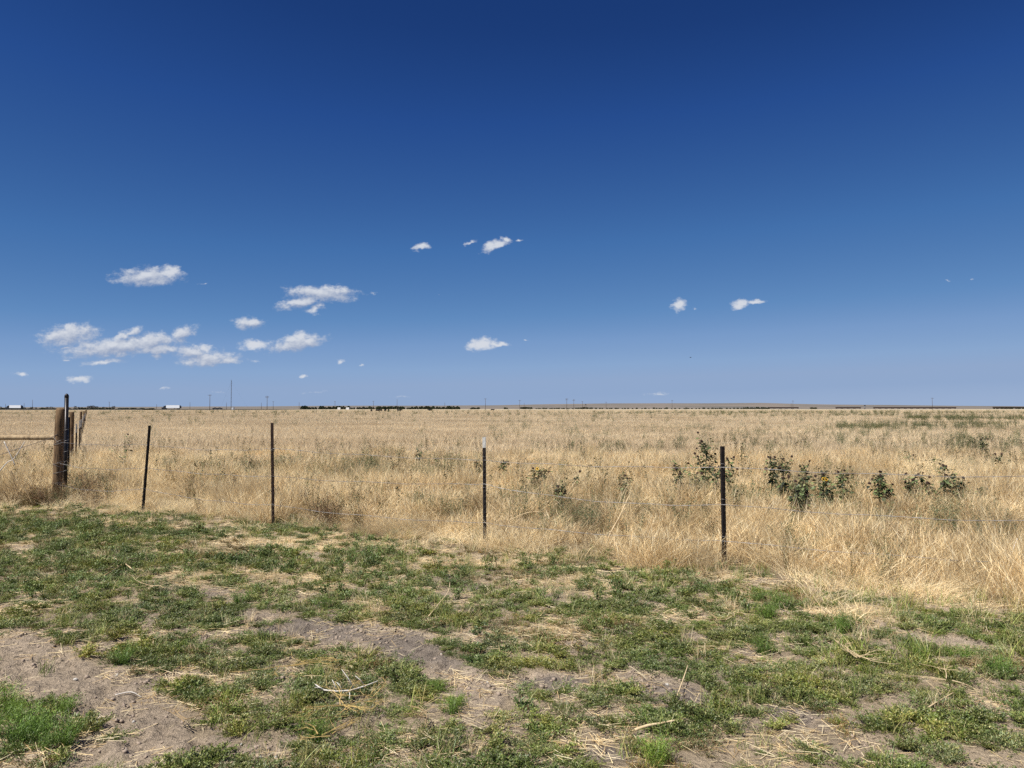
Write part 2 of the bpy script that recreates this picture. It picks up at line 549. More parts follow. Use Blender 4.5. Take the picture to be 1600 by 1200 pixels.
def field_edge(x, y):
    """signed distance past the front edge of the tall dry grass"""
    off = 0.45 + .55 * sstep(2.2, 3.6, x) + 1.0 * (fbm(x, y, 1.1, 4, 5) - .5) - .25 * sstep(-9, -3, x) * sstep(1, -3, x)
    return fence_s(x, y) + off


def bare_amt(x, y):
    px, py = proj(x, y)
    b = ell(px, py, BARE)
    n = fbm(x, y, .35, 4, 11)
    outside = (py > 1215) | (px < -15) | (px > 1615)
    gen = sstep(.60, .70, fbm(x, y, 1.1, 4, 31)) * .9
    b = np.where(outside, gen, b)
    b = b * (1 - .35 * sstep(1000, 1200, px) * (py < 1215))
    return sstep(.40, .60, b + (n - .5) * 1.15) * sstep(.1, -.6, field_edge(x, y) - .1)


# ------------------------------------------------------------------ ground
def axis(lo, hi, f0, f1, step, grow=1.22, maxstep=1e9):
    xs = list(np.arange(f0, f1 + 1e-6, step))
    s = step; x = f1
    while x < hi:
        s = min(s * grow, maxstep); x += s; xs.append(x)
    s = step; x = f0; left = []
    while x > lo:
        s = min(s * grow, maxstep); x -= s; left.append(x)
    return np.array(left[::-1] + xs)


gx = axis(-15000, 15000, -4.8, 5.0, .022, 1.16)
gy = axis(-3000, 16000, 2.9, 8.0, .022, 1.12)
X, Y = np.meshgrid(gx, gy)
near = sstep(14, 8, np.abs(X)) * sstep(16, 9, Y) * sstep(-3, 0, Y)
Z = (fbm(X, Y, 1.6, 3, 41) - .5) * .09 * near
bare = bare_amt(X, Y)
fine = near * sstep(12, 8, Y)
Z += fine * bare * .026 * (vnoise((X + .4 * Y) / .062, (Y - .3 * X) / .046, 57) - .5)
Z += fine * bare * ((fbm(X, Y, .16, 3, 51) - .5) * .040 + .024 * (fbm(X * .8 + Y * .6, (Y * .8 - X * .6) * 2.0, .075, 2, 55) - .5) - .022 * sstep(.54, .72, fbm(X, Y, .10, 2, 61)))
Z += fine * (1 - bare) * (fbm(X, Y, .2, 3, 71) - .4) * .03
Z += (fbm(X, Y, 60, 2, 43) - .5) * .25 * sstep(25, 60, Y) * sstep(900, 500, np.hypot(X, Y))
Z += (fbm(X, Y, .8, 3, 44) - .5) * .06 * sstep(9, 12, Y) * sstep(120, 40, Y)


def ground_z(x, y):
    i = np.clip(np.searchsorted(gx, x) - 1, 0, len(gx) - 2); j = np.clip(np.searchsorted(gy, y) - 1, 0, len(gy) - 2)
    fx = (x - gx[i]) / (gx[i + 1] - gx[i]); fy = (y - gy[j]) / (gy[j + 1] - gy[j])
    return (Z[j, i] * (1 - fx) + Z[j, i + 1] * fx) * (1 - fy) + (Z[j + 1, i] * (1 - fx) + Z[j + 1, i + 1] * fx) * fy


def gz(x, y):
    return float(ground_z(np.array([x]), np.array([y]))[0])


nx, ny = len(gx), len(gy)
idx = np.arange(nx * ny).reshape(ny, nx)
quads = np.stack([idx[:-1, :-1].ravel(), idx[:-1, 1:].ravel(), idx[1:, 1:].ravel(), idx[1:, :-1].ravel()], 1)
V = np.stack([X.ravel(), Y.ravel(), Z.ravel()], 1)
x_, y_ = X.ravel(), Y.ravel()
px_, py_ = proj(x_, y_)
fe = field_edge(x_, y_)
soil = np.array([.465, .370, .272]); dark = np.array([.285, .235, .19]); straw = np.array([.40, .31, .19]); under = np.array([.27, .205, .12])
c = np.tile(soil, (len(x_), 1)) * (0.92 + .2 * (fbm(x_, y_, .5, 4, 81)[:, None] - .5) * 2)
sandy = sstep(1330, 1400, px_) * (py_ < 1200)
c = c * (1 + .18 * sandy[:, None])
dk = (ell(px_, py_, DARKSOIL) > 0) * sstep(.2, .6, ell(px_, py_, DARKSOIL) + (fbm(x_, y_, .25, 4, 91) - .5) * .8)
c = c * (1 - dk[:, None]) + dark * dk[:, None]
st = sstep(.25, .7, ell(px_, py_, STRAW) + (fbm(x_, y_, .3, 4, 101) - .5) * 1.0) * .8
st = np.maximum(st, (1 - bare.ravel()) * .45 * (fbm(x_, y_, .2, 3, 103) > .45))
c = c * (1 - st[:, None]) + straw * st[:, None]
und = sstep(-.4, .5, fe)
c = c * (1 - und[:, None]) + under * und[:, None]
far = sstep(150, 420, y_)
FARG = np.array([.42, .355, .245])
c = c * (1 - far[:, None]) + FARG * far[:, None]
rr = np.hypot(x_, y_)
band = sstep(640, 660, y_) * (x_ < y_ * (470 - 800) / F)
c = c * (1 - band[:, None]) + np.array([.075, .068, .055]) * band[:, None]
band2 = sstep(1500, 1900, y_)
c = c * (1 - band2[:, None]) + np.array([.20, .165, .13]) * band2[:, None]


def ground_mat():
    m, nt, b = new_mat('ground_soil')
    a = nt.nodes.new('ShaderNodeAttribute'); a.attribute_name = 'col'
    f1 = noise_node(nt, 34, 5, .7)
    f2 = noise_node(nt, 5, 4, .6)
    f3 = noise_node(nt, 130, 3, .6)
    f4 = noise_node(nt, .02, 5, .65, 'world', (1, 3.0, 1))
    col = mul_color(nt, a.outputs['Color'], ramp_node(nt, f1, [(.28, .60), (.40, .95), (.62, 1.08), (.8, 1.25)]))
    col = mul_color(nt, col, ramp_node(nt, f2, [(.3, .85), (.7, 1.13)]))
    col = mul_color(nt, col, ramp_node(nt, f3, [(.3, .78), (.7, 1.18)]))
    col = mul_color(nt, col, ramp_node(nt, f4, [(.3, .86), (.7, 1.12)]))
    nt.links.new(col, b.inputs['Base Color'])
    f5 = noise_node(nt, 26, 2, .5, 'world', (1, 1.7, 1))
    col = mul_color(nt, col, ramp_node(nt, f5, [(.30, .36), (.39, .95), (.60, 1.0), (.75, 1.14)]))  # dark crumbs, plus the shade of small pits painted into the soil colour
    b.inputs['Roughness'].default_value = .95
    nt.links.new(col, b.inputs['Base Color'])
    b.inputs['Specular IOR Level'].default_value = .1
    bp = nt.nodes.new('ShaderNodeBump'); bp.inputs['Strength'].default_value = 1.0; bp.inputs['Distance'].default_value = .05
    nt.links.new(f1, bp.inputs['Height'])
    bp2 = nt.nodes.new('ShaderNodeBump'); bp2.inputs['Strength'].default_value = .6; bp2.inputs['Distance'].default_value = .006
    nt.links.new(f3, bp2.inputs['Height']); nt.links.new(bp.outputs[0], bp2.inputs['Normal'])
    nt.links.new(bp2.outputs[0], b.inputs['Normal'])
    return m


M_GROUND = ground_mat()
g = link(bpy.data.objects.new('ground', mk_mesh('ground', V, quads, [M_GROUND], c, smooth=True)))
tag(g, kind='structure')

# distant rising plain
hx = np.linspace(-9000, 9000, 260); hy = np.concatenate([np.linspace(2600, 9500, 46)])
HX, HY = np.meshgrid(hx, hy)
HPX = 800 + F * HX / HY
sky_px = np.array([-400, 0, 200, 400, 500, 600, 700, 770, 860, 950, 1100, 1190, 1240, 1300, 1400, 1500, 1600, 2000])
sky_h = np.array([1.5, 2.0, 2.6, 3.2, 4.0, 4.3, 4.6, 4.6, 6.4, 7.5, 8.0, 8.4, 7.0, 6.0, 5.0, 4.0, 3.2, 3.0])
amp = np.interp(HPX, sky_px, sky_h) / F * 7200
prof = sstep(2700, 7200, HY) * (1 - .5 * sstep(7600, 9500, HY))
HZ = amp * prof + (fbm(HX, HY, 900, 4, 7) - .5) * 9 * sstep(3000, 5000, HY) - 1.0
HV = np.stack([HX.ravel(), HY.ravel(), HZ.ravel()], 1)
ii = np.arange(HX.size).reshape(HX.shape)
hq = np.stack([ii[:-1, :-1].ravel(), ii[:-1, 1:].ravel(), ii[1:, 1:].ravel(), ii[1:, :-1].ravel()], 1)
M_HILL = simple_mat('far_rangeland', (.215, .175, .14), (.105, .10, .085), .0022, .95, coord='world', vs=(1, .45, 1), detail=7)
tag(link(bpy.data.objects.new('hills', mk_mesh('hills', HV, hq, [M_HILL], smooth=True))), kind='structure')

# highway on a low bank, far left to right
mb = MB()
for (z0, w, zt) in ((0, 34, .9),):
    x0, x1, yc = -2200, -360, 760
    mb.add([(x0, yc - w / 2, -.3), (x1, yc - w / 2, -.3), (x1, yc - 6, .55), (x0, yc - 6, .55), (x0, yc + 6, .55), (x1, yc + 6, .55), (x0, yc + w / 2, -.3), (x1, yc + w / 2, -.3)],
           [(0, 1, 2, 3), (4, 5, 7, 6), (3, 2, 5, 4)])
tag(mb.build('road', simple_mat('asphalt', (.06, .058, .055), (.045, .043, .04), .4, .9)), kind='structure')


# ------------------------------------------------------------------ vegetation sources
def ribbons(n, R, hgt, wid, lean, rnd, colors, segs=3, head=0.0, base=None, leandir=None, curve=1.5, tipdroop=.0, headw=2.6, colvar=.18):
    """n curved blades as one mesh; returns verts, [quads, tris], colours"""
    if base is None:
        r = R * np.sqrt(rnd.random(n)); a = rnd.random(n) * 2 * np.pi
        base = np.stack([r * np.cos(a), r * np.sin(a), np.zeros(n)], 1)
    h = hgt[0] + (hgt[1] - hgt[0]) * rnd.random(n)
    w = wid[0] + (wid[1] - wid[0]) * rnd.random(n)
    la = (rnd.random(n) * 2 * np.pi) if leandir is None else leandir + rnd.normal(0, .85, n)
    L = lean[0] + (lean[1] - lean[0]) * rnd.random(n)
    fa = rnd.random(n) * np.pi
    side = np.stack([np.cos(fa), np.sin(fa), np.zeros(n)], 1)
    ld = np.stack([np.cos(la), np.sin(la), np.zeros(n)], 1)
    hashead = rnd.random(n) < head
    vs = []; ts = np.linspace(0, 1, segs + 1)
    for t in ts[:-1]:
        p = base + ld * (L * h * t ** curve)[:, None]
        p[:, 2] += h * (t * np.sqrt(np.maximum(1 - (L * .7) ** 2, .15)) - tipdroop * t ** 3)
        ww = w * (1 - .75 * t)
        if segs >= 3:
            ww = np.where(hashead, w * (.45 if t < .6 else headw * .5), ww)
        vs.append(p - side * ww[:, None] / 2); vs.append(p + side * ww[:, None] / 2)
    t = 1.0
    p = base + ld * (L * h)[:, None]; p[:, 2] += h * (np.sqrt(np.maximum(1 - (L * .7) ** 2, .15)) - tipdroop)
    vs.append(p)
    V_ = np.stack(vs, 1)            # n, 2*segs+1, 3
    k = V_.shape[1]
    o = (np.arange(n) * k)[:, None]
    q = []
    for s in range(segs - 1):
        q.append(o + np.array([[2 * s, 2 * s + 1, 2 * s + 3, 2 * s + 2]]))
    t_ = o + np.array([[2 * segs - 2, 2 * segs - 1, 2 * segs]])
    cols = np.array(colors)[rnd.integers(0, len(colors), n)]
    cols = cols * (1 + rnd.normal(0, colvar, (n, 1)).clip(-.45, .45))
    C_ = np.repeat(cols[:, None, :], k, 1)
    return V_.reshape(-1, 3), [np.concatenate(q) if q else np.zeros((0, 4), int), t_], C_.reshape(-1, 3)


def leaves(pts, dirs, length, width, rnd, colors, fold=.25, colvar=.2):
    """folded diamond leaves (2 triangles): pts base, dirs unit"""
    n = len(pts)
    L = length[0] + (length[1] - length[0]) * rnd.random(n)
    W = width[0] + (width[1] - width[0]) * rnd.random(n)
    r = rnd.normal(0, 1, (n, 3)); s = np.cross(dirs, r); s /= np.linalg.norm(s, axis=1, keepdims=True) + 1e-9
    s = s + np.array([0, 0, 0])
    s[:, 2] *= .45; s /= np.linalg.norm(s, axis=1, keepdims=True) + 1e-9
    up = np.cross(s, dirs)
    mid = pts + dirs * (L * .5)[:, None]
    a = pts; d_ = pts + dirs * L[:, None]
    b = mid + s * (W / 2)[:, None] + up * (fold * W)[:, None]
    c_ = mid - s * (W / 2)[:, None] + up * (fold * W)[:, None]
    V_ = np.stack([a, b, d_, c_], 1).reshape(-1, 3)
    o = (np.arange(n) * 4)[:, None]
    T = np.concatenate([o + np.array([[0, 1, 2]]), o + np.array([[0, 2, 3]])])
    cols = np.array(colors)[rnd.integers(0, len(colors), n)] * (1 + rnd.normal(0, colvar, (n, 1)).clip(-.5, .5))
    return V_, [T], np.repeat(cols, 4, 0)


def merge(parts):
    vs, fs3, fs4, cs = [], [], [], []; o = 0
    for (v, f, c_) in parts:
        vs.append(v); cs.append(c_)
        for a in f:
            if len(a):
                (fs3 if a.shape[1] == 3 else fs4).append(a + o)
        o += len(v)
    fs = []
    if fs4: fs.append(np.concatenate(fs4))
    if fs3: fs.append(np.concatenate(fs3))
    return np.concatenate(vs), fs, np.concatenate(cs)


def source_collection(name, meshes):
    c_ = bpy.data.collections.new(name)
    for k, me in enumerate(meshes):
        c_.objects.link(bpy.data.objects.new('%s_source_%02d' % (name, k), me))
    return c_


def scatter(name, pts, rot, scl, idx_, coll, **kw):
    me = bpy.data.meshes.new(name + '_points')
    n = len(pts)
    me.vertices.add(n); me.vertices.foreach_set('co', np.asarray(pts, np.float32).ravel())
    for nm, ty, arr, key in (('rot', 'FLOAT_VECTOR', rot, 'vector'), ('scl', 'FLOAT_VECTOR', scl, 'vector'), ('idx', 'INT', idx_, 'value')):
        a = me.attributes.new(nm, ty, 'POINT')
        a.data.foreach_set(key, np.asarray(arr, np.int32 if ty == 'INT' else np.float32).ravel())
    me.update()
    o = link(bpy.data.objects.new(name, me))
    ng = bpy.data.node_groups.new(name + '_scatter', 'GeometryNodeTree')
    ng.interface.new_socket('Geometry', in_out='INPUT', socket_type='NodeSocketGeometry')
    ng.interface.new_socket('Geometry', in_out='OUTPUT', socket_type='NodeSocketGeometry')
    N, Lk = ng.nodes, ng.links
    gi = N.new('NodeGroupInput'); go = N.new('NodeGroupOutput')
    ci = N.new('GeometryNodeCollectionInfo'); ci.inputs['Collection'].default_value = coll
    ci.inputs['Separate Children'].default_value = True; ci.inputs['Reset Children'].default_value = True
    iop = N.new('GeometryNodeInstanceOnPoints')

    def named(nm, ty):
        q = N.new('GeometryNodeInputNamedAttribute'); q.data_type = ty; q.inputs['Name'].default_value = nm
        return q.outputs['Attribute']
    Lk.new(gi.outputs[0], iop.inputs['Points']); Lk.new(ci.outputs[0], iop.inputs['Instance'])
    iop.inputs['Pick Instance'].default_value = True
    Lk.new(named('idx', 'INT'), iop.inputs['Instance Index'])
    e2r = N.new('FunctionNodeEulerToRotation')
    Lk.new(named('rot', 'FLOAT_VECTOR'), e2r.inputs[0]); Lk.new(e2r.outputs[0], iop.inputs['Rotation'])
    Lk.new(named('scl', 'FLOAT_VECTOR'), iop.inputs['Scale'])
    Lk.new(iop.outputs[0], go.inputs[0])
    md = o.modifiers.new('scatter', 'NODES'); md.node_group = ng
    tag(o, kind='stuff', **kw)
    return o


def sample(n, ymin, ymax, side=1.6, slope=.70):
    """uniform random points over the part of the plain the camera can see, plus a margin"""
    y = np.sqrt(rng.random(n) * (ymax ** 2 - ymin ** 2) + ymin ** 2)
    x = (rng.random(n) * 2 - 1) * (slope * y + side)
    return x, y


def area(ymin, ymax, side=1.6, slope=.70):
    return slope * (ymax ** 2 - ymin ** 2) + 2 * side * (ymax - ymin)


STRAWS = [(.79, .655, .41), (.82, .71, .47), (.75, .60, .35), (.66, .505, .28), (.84, .74, .52), (.52, .375, .20)]
FSTRAWS = [(.79, .665, .46), (.81, .695, .48), (.76, .625, .42), (.70, .565, .37)]

# --- near tufts
meshes = []
for k in range(8):
    r_ = np.random.default_rng(100 + k)
    parts = [ribbons(130, .20, (.20, .50), (.0021, .0038), (.1, .85), r_, STRAWS, 4, head=.6, curve=1.7, tipdroop=.08, headw=3.4, colvar=.24),
             ribbons(80, .22, (.08, .26), (.0025, .0045), (.3, .98), r_, STRAWS + [(.30, .19, .11)], 3, curve=1.3)]
    v, f, cc = merge(parts)
    meshes.append(mk_mesh('dry_tuft', v, f, [M_DRY], cc))
# leaning, lodged tufts
for k in range(4):
    r_ = np.random.default_rng(200 + k)
    v, f, cc = merge([ribbons(150, .18, (.22, .58), (.0021, .0038), (.55, .98), r_, STRAWS[:3] + STRAWS[4:5], 5, leandir=0.0, curve=1.35, tipdroop=.10)])
    meshes.append(mk_mesh('lodged_tuft', v, f, [M_DRY], cc))
C_TUFT = source_collection('dry_tuft', meshes)

x, y = sample(int(area(5.0, 24) * 24), 5.0, 24)
fe = field_edge(x, y)
fs_ = fence_s(x, y)
pxc, _ = proj(x, y)
corner = sstep(185, 140, pxc) * sstep(1.9, 1.2, fs_)
tr = .45 * sstep(-1.5, .1, fe) * sstep(.48, .62, fbm(x, y, .6, 3, 305)) * sstep(-4, 0, x)
dn = (1 - .75 * corner) * np.maximum(sstep(-.15, .25, fe), tr) * (1 - .75 * sstep(.50, .68, fbm(x, y, .8, 3, 301))) * (1 - .25 * sstep(13, 20, y))
keep = rng.random(len(x)) < dn
x, y, fe, fs_ = x[keep], y[keep], fe[keep], fs_[keep]
hh = (.30 + .36 * sstep(-.5, .3, fe) + .24 * sstep(.3, 2.0, fe)) * (.45 + 1.1 * fbm(x, y, 1.1, 3, 311)) * (.72 + .6 * sstep(.35, .7, fbm(x, y, .45, 2, 313)))
hh *= rng.uniform(.8, 1.15, len(x))
lodg = fbm(x, y, 1.6, 3, 321) + .14 * sstep(1.2, .2, fe)
isl = rng.random(len(x)) < sstep(.52, .66, lodg) * .75
ang = fbm(x, y, 2.6, 2, 331) * 4 * np.pi + rng.normal(0, .35, len(x))
idx_ = np.where(isl, 8 + rng.integers(0, 4, len(x)), rng.integers(0, 8, len(x)))
rot = np.stack([rng.normal(0, .14, len(x)), rng.normal(0, .14, len(x)), np.where(isl, ang, rng.random(len(x)) * 6.28)], 1)
wv = rng.uniform(.9, 1.15, len(x))
scatter('dry_grass', np.stack([x, y, ground_z(x, y) - .01], 1), rot, np.stack([wv, wv, hh * np.where(isl, .9, 1)], 1), idx_, C_TUFT,
        label='tall dry straw coloured grass standing behind the wire fence', cat='grass')

# --- middle distance
meshes = []
for k in range(8):
    r_ = np.random.default_rng(300 + k)
    parts = [ribbons(230, .62, (.24, .50), (.005, .010), (.15, .7), r_, FSTRAWS, 3, head=.6, curve=1.6, headw=2.2),
             ribbons(90, .60, (.12, .26), (.006, .012), (.3, .9), r_, FSTRAWS, 2)]
    v, f, cc = merge(parts)
    meshes.append(mk_mesh('meadow_patch', v, f, [M_FIELD], cc))
C_MEADOW = source_collection('meadow_patch', meshes)
x, y = sample(int(area(17, 75) * 2.6), 17, 75)
keep = rng.random(len(x)) < sstep(17, 23, y) * (1 - .35 * sstep(40, 75, y)) * (1 - .4 * sstep(.5, .75, fbm(x, y, 5, 3, 341)))
x, y = x[keep], y[keep]
n = len(x)
hh = (.50 + .5 * fbm(x, y, 6, 3, 351)) * rng.uniform(.85, 1.15, n)
scatter('meadow_grass', np.stack([x, y, ground_z(x, y)], 1), np.stack([rng.normal(0, .05, n), rng.normal(0, .05, n), rng.random(n) * 6.28], 1),
        np.stack([np.ones(n), np.ones(n), hh], 1), rng.integers(0, 8, n), C_MEADOW,
        label='even straw coloured grass across the middle of the plain', cat='grass')

meshes = []
for k in range(6):
    r_ = np.random.default_rng(400 + k)
    v, f, cc = ribbons(420, 2.6, (.28, .50), (.02, .05), (.1, .5), r_, FSTRAWS, 2)
    meshes.append(mk_mesh('plain_patch', v, f, [M_FIELD], cc))
C_PLAIN = source_collection('plain_patch', meshes)
x, y = sample(int(area(60, 260, 6) * .17), 60, 260, 6)
keep = rng.random(len(x)) < sstep(58, 75, y)
x, y = x[keep], y[keep]; n = len(x)
scatter('plain_grass', np.stack([x, y, ground_z(x, y)], 1), np.stack([np.zeros(n), np.zeros(n), rng.random(n) * 6.28], 1),
        np.stack([np.ones(n), np.ones(n), (.5 + .5 * fbm(x, y, 12, 3, 361)) * rng.uniform(.85, 1.15, n)], 1), rng.integers(0, 6, n), C_PLAIN,
        label='pale dry grass on the far plain before the cattle', cat='grass')
meshes = []
for k in range(4):
    r_ = np.random.default_rng(450 + k)
    v, f, cc = ribbons(420, 8, (.30, .55), (.10, .25), (.1, .4), r_, FSTRAWS, 2)
    meshes.append(mk_mesh('far_patch', v, f, [M_FIELD], cc))
C_FAR = source_collection('far_patch', meshes)
x, y = sample(int(area(240, 640, 20) * .014), 240, 640, 20)
n = len(x)
scatter('far_grass', np.stack([x, y, ground_z(x, y)], 1), np.stack([np.zeros(n), np.zeros(n), rng.random(n) * 6.28], 1),
        np.stack([np.ones(n), np.ones(n), rng.uniform(.45, .75, n)], 1), rng.integers(0, 4, n), C_FAR,
        label='farthest dry grass reaching towards the highway and windbreaks', cat='grass')

# --- green weeds standing in the field
WEEDC = [(.125, .155, .08), (.09, .125, .055), (.17, .185, .10), (.20, .18, .11)]


def upright_weed(r_, H, nst, nleaf, spread, cols, ll=(.02, .045), lw=(.005, .011)):
    parts = []
    P, D = [], []
    for s in range(nst):
        a = r_.random() * 6.28; r0 = r_.random() * .04
        b0 = np.array([math.cos(a) * r0, math.sin(a) * r0, 0])
        tip = b0 + np.array([math.cos(a) * spread * r_.random(), math.sin(a) * spread * r_.random(), H * r_.uniform(.6, 1)])
        t = r_.random(nleaf) ** .8
        pts = b0 + (tip - b0) * t[:, None] + r_.normal(0, .012, (nleaf, 3))
        la = r_.random(nleaf) * 6.28
        d = np.stack([np.cos(la), np.sin(la), r_.uniform(.3, 1.6, nleaf)], 1); d /= np.linalg.norm(d, axis=1, keepdims=True)
        P.append(pts); D.append(d)
        sd = np.array([-(tip - b0)[1], (tip - b0)[0], 0]); sd = sd / (np.linalg.norm(sd) + 1e-6) * .003
        sv = np.array([b0 - sd, b0 + sd, tip])
        parts.append((sv, [np.array([[0, 1, 2]])], np.tile(np.array(cols[-1]), (3, 1))))
    P = np.concatenate(P); D = np.concatenate(D)
    parts.append(leaves(P, D, ll, lw, r_, cols))
    return merge(parts)


meshes = []
for k in range(6):
    r_ = np.random.default_rng(500 + k)
    v, f, cc = upright_weed(r_, (.55, .7, .8, .6, .75, .45)[k], (7, 9, 5, 14, 6, 16)[k], 50, (.16, .2, .1, .3, .12, .34)[k], WEEDC)
    meshes.append(mk_mesh('weed', v, f, [M_WEED], cc))
C_WEED = source_collection('weed', meshes)
# px range, depth range, plants per square metre, size
WZ = [(1290, 1640, 50, 60, 1.3, 1.0), (1380, 1640, 62, 72, .8, .9), (1400, 1640, 88, 105, .9, 1.1), (1000, 1640, 125, 150, .05, 1.2), (900, 1600, 170, 260, .02, 1.4),
      (860, 1090, 24, 28, 1.8, .8), (790, 900, 20, 24, .8, .7), (460, 730, 16.5, 20, 2.6, .5), (250, 430, 15.5, 19, 2.8, .48), (420, 480, 17, 20, 1.2, .6), (1450, 1580, 24, 28, 1.2, .95),
      (1350, 1650, 7.0, 9.5, 1.5, .42), (1180, 1640, 26, 34, .14, .9), (1180, 1640, 12, 24, .12, .8), (115, 185, 13.6, 16, 2.5, .55), (590, 690, 22, 25, .5, .7), (300, 1100, 12, 30, .06, .7), (-20, 700, 60, 120, .004, 1.0),
      (1040, 1160, 11.5, 13.5, 1.0, .75), (780, 1100, 9.5, 12, .35, .5), (430, 760, 11, 13.5, .5, .5), (-40, 60, 10.8, 12.5, 4, .45), (90, 200, 11.2, 12.3, 3, .32), (0, 1640, 130, 330, .004, 1.6), (1180, 1330, 9.5, 11, 1.2, .6),
      (610, 700, 16, 17.5, 2.2, .5), (1490, 1570, 30, 36, .8, 1.0)]
wp = []
for (a0, a1, d0, d1, dn_, s_) in WZ:
    y0 = np.sqrt(rng.random(int((a1 - a0) / F * .5 * (d1 ** 2 - d0 ** 2) * dn_ * 1.9) + 1) * (d1 ** 2 - d0 ** 2) + d0 ** 2)
    px0 = a0 + (a1 - a0) * rng.random(len(y0))
    x0 = (px0 - 800) / F * y0
    k_ = (fbm(x0, y0, max(1.2, d0 * .07), 3, 371) + .25 * rng.random(len(x0))) > .54
    edge = np.minimum(sstep(a0, a0 + .12 * (a1 - a0), px0), sstep(a1, a1 - .12 * (a1 - a0), px0))
    k_ &= rng.random(len(x0)) < .2 + .8 * edge
    wp.append(np.stack([x0[k_], y0[k_], np.full(k_.sum(), s_)], 1))
wp = np.concatenate(wp)
wp = wp[field_edge(wp[:, 0], wp[:, 1]) > .2]
n = len(wp); s0 = wp[:, 2] * rng.uniform(.75, 1.35, n)
widen = 1 + sstep(40, 150, wp[:, 1]) * 1.2
scatter('field_weeds', np.stack([wp[:, 0], wp[:, 1], ground_z(wp[:, 0], wp[:, 1])], 1), np.stack([rng.normal(0, .1, n), rng.normal(0, .1, n), rng.random(n) * 6.28], 1),
        np.stack([s0 * widen, s0 * widen, s0], 1), rng.integers(0, 6, n), C_WEED, label='grey green upright weeds scattered through the dry grass', cat='weeds')

# --- more plants in the near field: airy grey green weeds, brown dying ones, thin stalks with dark seed heads
meshes = []
for k in range(3):
    r_ = np.random.default_rng(560 + k)
    meshes.append(mk_mesh('airy_weed', *[q for q in (lambda t: (t[0], t[1], [M_WEED], t[2]))(upright_weed(r_, (.42, .50, .36)[k], (9, 8, 12)[k], 26, (.20, .17, .24)[k], [(.14, .165, .09), (.10, .13, .065), (.20, .21, .13)], (.018, .038), (.004, .008)))]))
for k in range(3):
    r_ = np.random.default_rng(570 + k)
    meshes.append(mk_mesh('brown_weed', *[q for q in (lambda t: (t[0], t[1], [M_WEED], t[2]))(upright_weed(r_, (.34, .42, .28)[k], (16, 12, 18)[k], 26, (.20, .18, .24)[k], [(.17, .095, .055), (.12, .07, .04), (.22, .15, .08), (.13, .13, .06)], (.012, .028), (.004, .009)))]))
for k in range(4):
    r_ = np.random.default_rng(580 + k); parts = []
    for q in range((1, 2, 3, 1)[k]):
        H = (.55, .48, .42, .66)[k] * r_.uniform(.8, 1.1); b0 = np.array([r_.normal(0, .02), r_.normal(0, .02), 0]); tp = b0 + np.array([r_.normal(0, .06), r_.normal(0, .06), H])
        sd = np.array([.0022, 0, 0]); parts.append((np.array([b0 - sd, b0 + sd, tp + sd * .4, tp - sd * .4]), [np.array([[0, 1, 2, 3]])], np.tile((.11, .09, .05), (4, 1))))
        nn = 22; t = 1 - r_.random(nn) ** 1.3 * .55; P = b0 + (tp - b0) * t[:, None] + r_.normal(0, .016, (nn, 3)); a = r_.random(nn) * 6.28
        D = np.stack([np.cos(a), np.sin(a), r_.uniform(-.3, 1, nn)], 1); D /= np.linalg.norm(D, axis=1, keepdims=True)
        parts.append(leaves(P, D, (.018, .034), (.010, .018), r_, [(.055, .065, .035), (.07, .055, .035), (.09, .10, .05), (.04, .035, .025)]))
    v, f, cc = merge(parts); meshes.append(mk_mesh('seed_stalk', v, f, [M_WEED], cc))
C_FORB = source_collection('field_forb', meshes)
FZ = [(-60, 1660, 11, 30, .8, 1.0, (6, 7, 8, 9)), (-60, 1660, 9, 22, .8, .9, (0, 1, 2)), (-60, 1660, 8, 18, .6, .9, (3, 4, 5)), (1020, 1340, 10.5, 13.5, 2.5, 1.25, (0, 1, 2)), (480, 570, 10.2, 11.4, 9, 1.0, (3, 4, 5)), (1330, 1500, 8.0, 10.2, 5, .9, (3, 4, 0)), (1180, 1640, 6.6, 11, 4.5, .8, (0, 1, 2, 4)), (780, 1340, 8.4, 14, 1.6, .95, (0, 1, 2)),
      (440, 760, 15.5, 21, 3.4, 1.15, (0, 1, 2, 4)), (240, 440, 15, 19, 3.6, 1.15, (0, 1, 2, 5)), (-60, 1660, 60, 220, .012, 2.0, (0, 1, 2)), (760, 1660, 20, 60, .22, 1.2, (0, 1, 2)), (-60, 760, 20, 40, .10, 1.0, (0, 1, 2)), (90, 190, 13, 15.5, 5, 1.0, (3, 4, 0)), (780, 1120, 8.6, 12, 1.6, .8, (3, 0, 1, 7)), (1000, 1340, 9.5, 13, 2.2, .9, (0, 1, 3, 7)), (-60, 110, 10.9, 13.4, 4, .8, (3, 0, 4)),
      (600, 780, 10, 13, 1.4, .9, (0, 4, 6)), (1100, 1660, 22, 45, .25, 1.2, (0, 1, 2)), (1100, 1660, 12, 40, .35, 1.05, (6, 7, 8, 9)), (700, 1660, 40, 120, .03, 1.6, (6, 9, 0)), (-60, 700, 30, 120, .012, 1.5, (6, 9, 0))]
fp = []
for (a0, a1, d0, d1, dn_, s_, ty) in FZ:
    n = int((a1 - a0) / F * .5 * (d1 ** 2 - d0 ** 2) * dn_ * 1.6) + 1
    y0 = np.sqrt(rng.random(n) * (d1 ** 2 - d0 ** 2) + d0 ** 2); x0 = (a0 + (a1 - a0) * rng.random(n) - 800) / F * y0
    k_ = (fbm(x0, y0, 1.6, 3, 381 + ty[0]) + .3 * rng.random(n)) > .60
    fp.append(np.stack([x0[k_], y0[k_], np.full(k_.sum(), s_), np.array(ty)[rng.integers(0, len(ty), k_.sum())]], 1))
fp = np.concatenate(fp)
fp = fp[field_edge(fp[:, 0], fp[:, 1]) > .1]
n = len(fp); s0 = fp[:, 2] * rng.uniform(.75, 1.45, n)
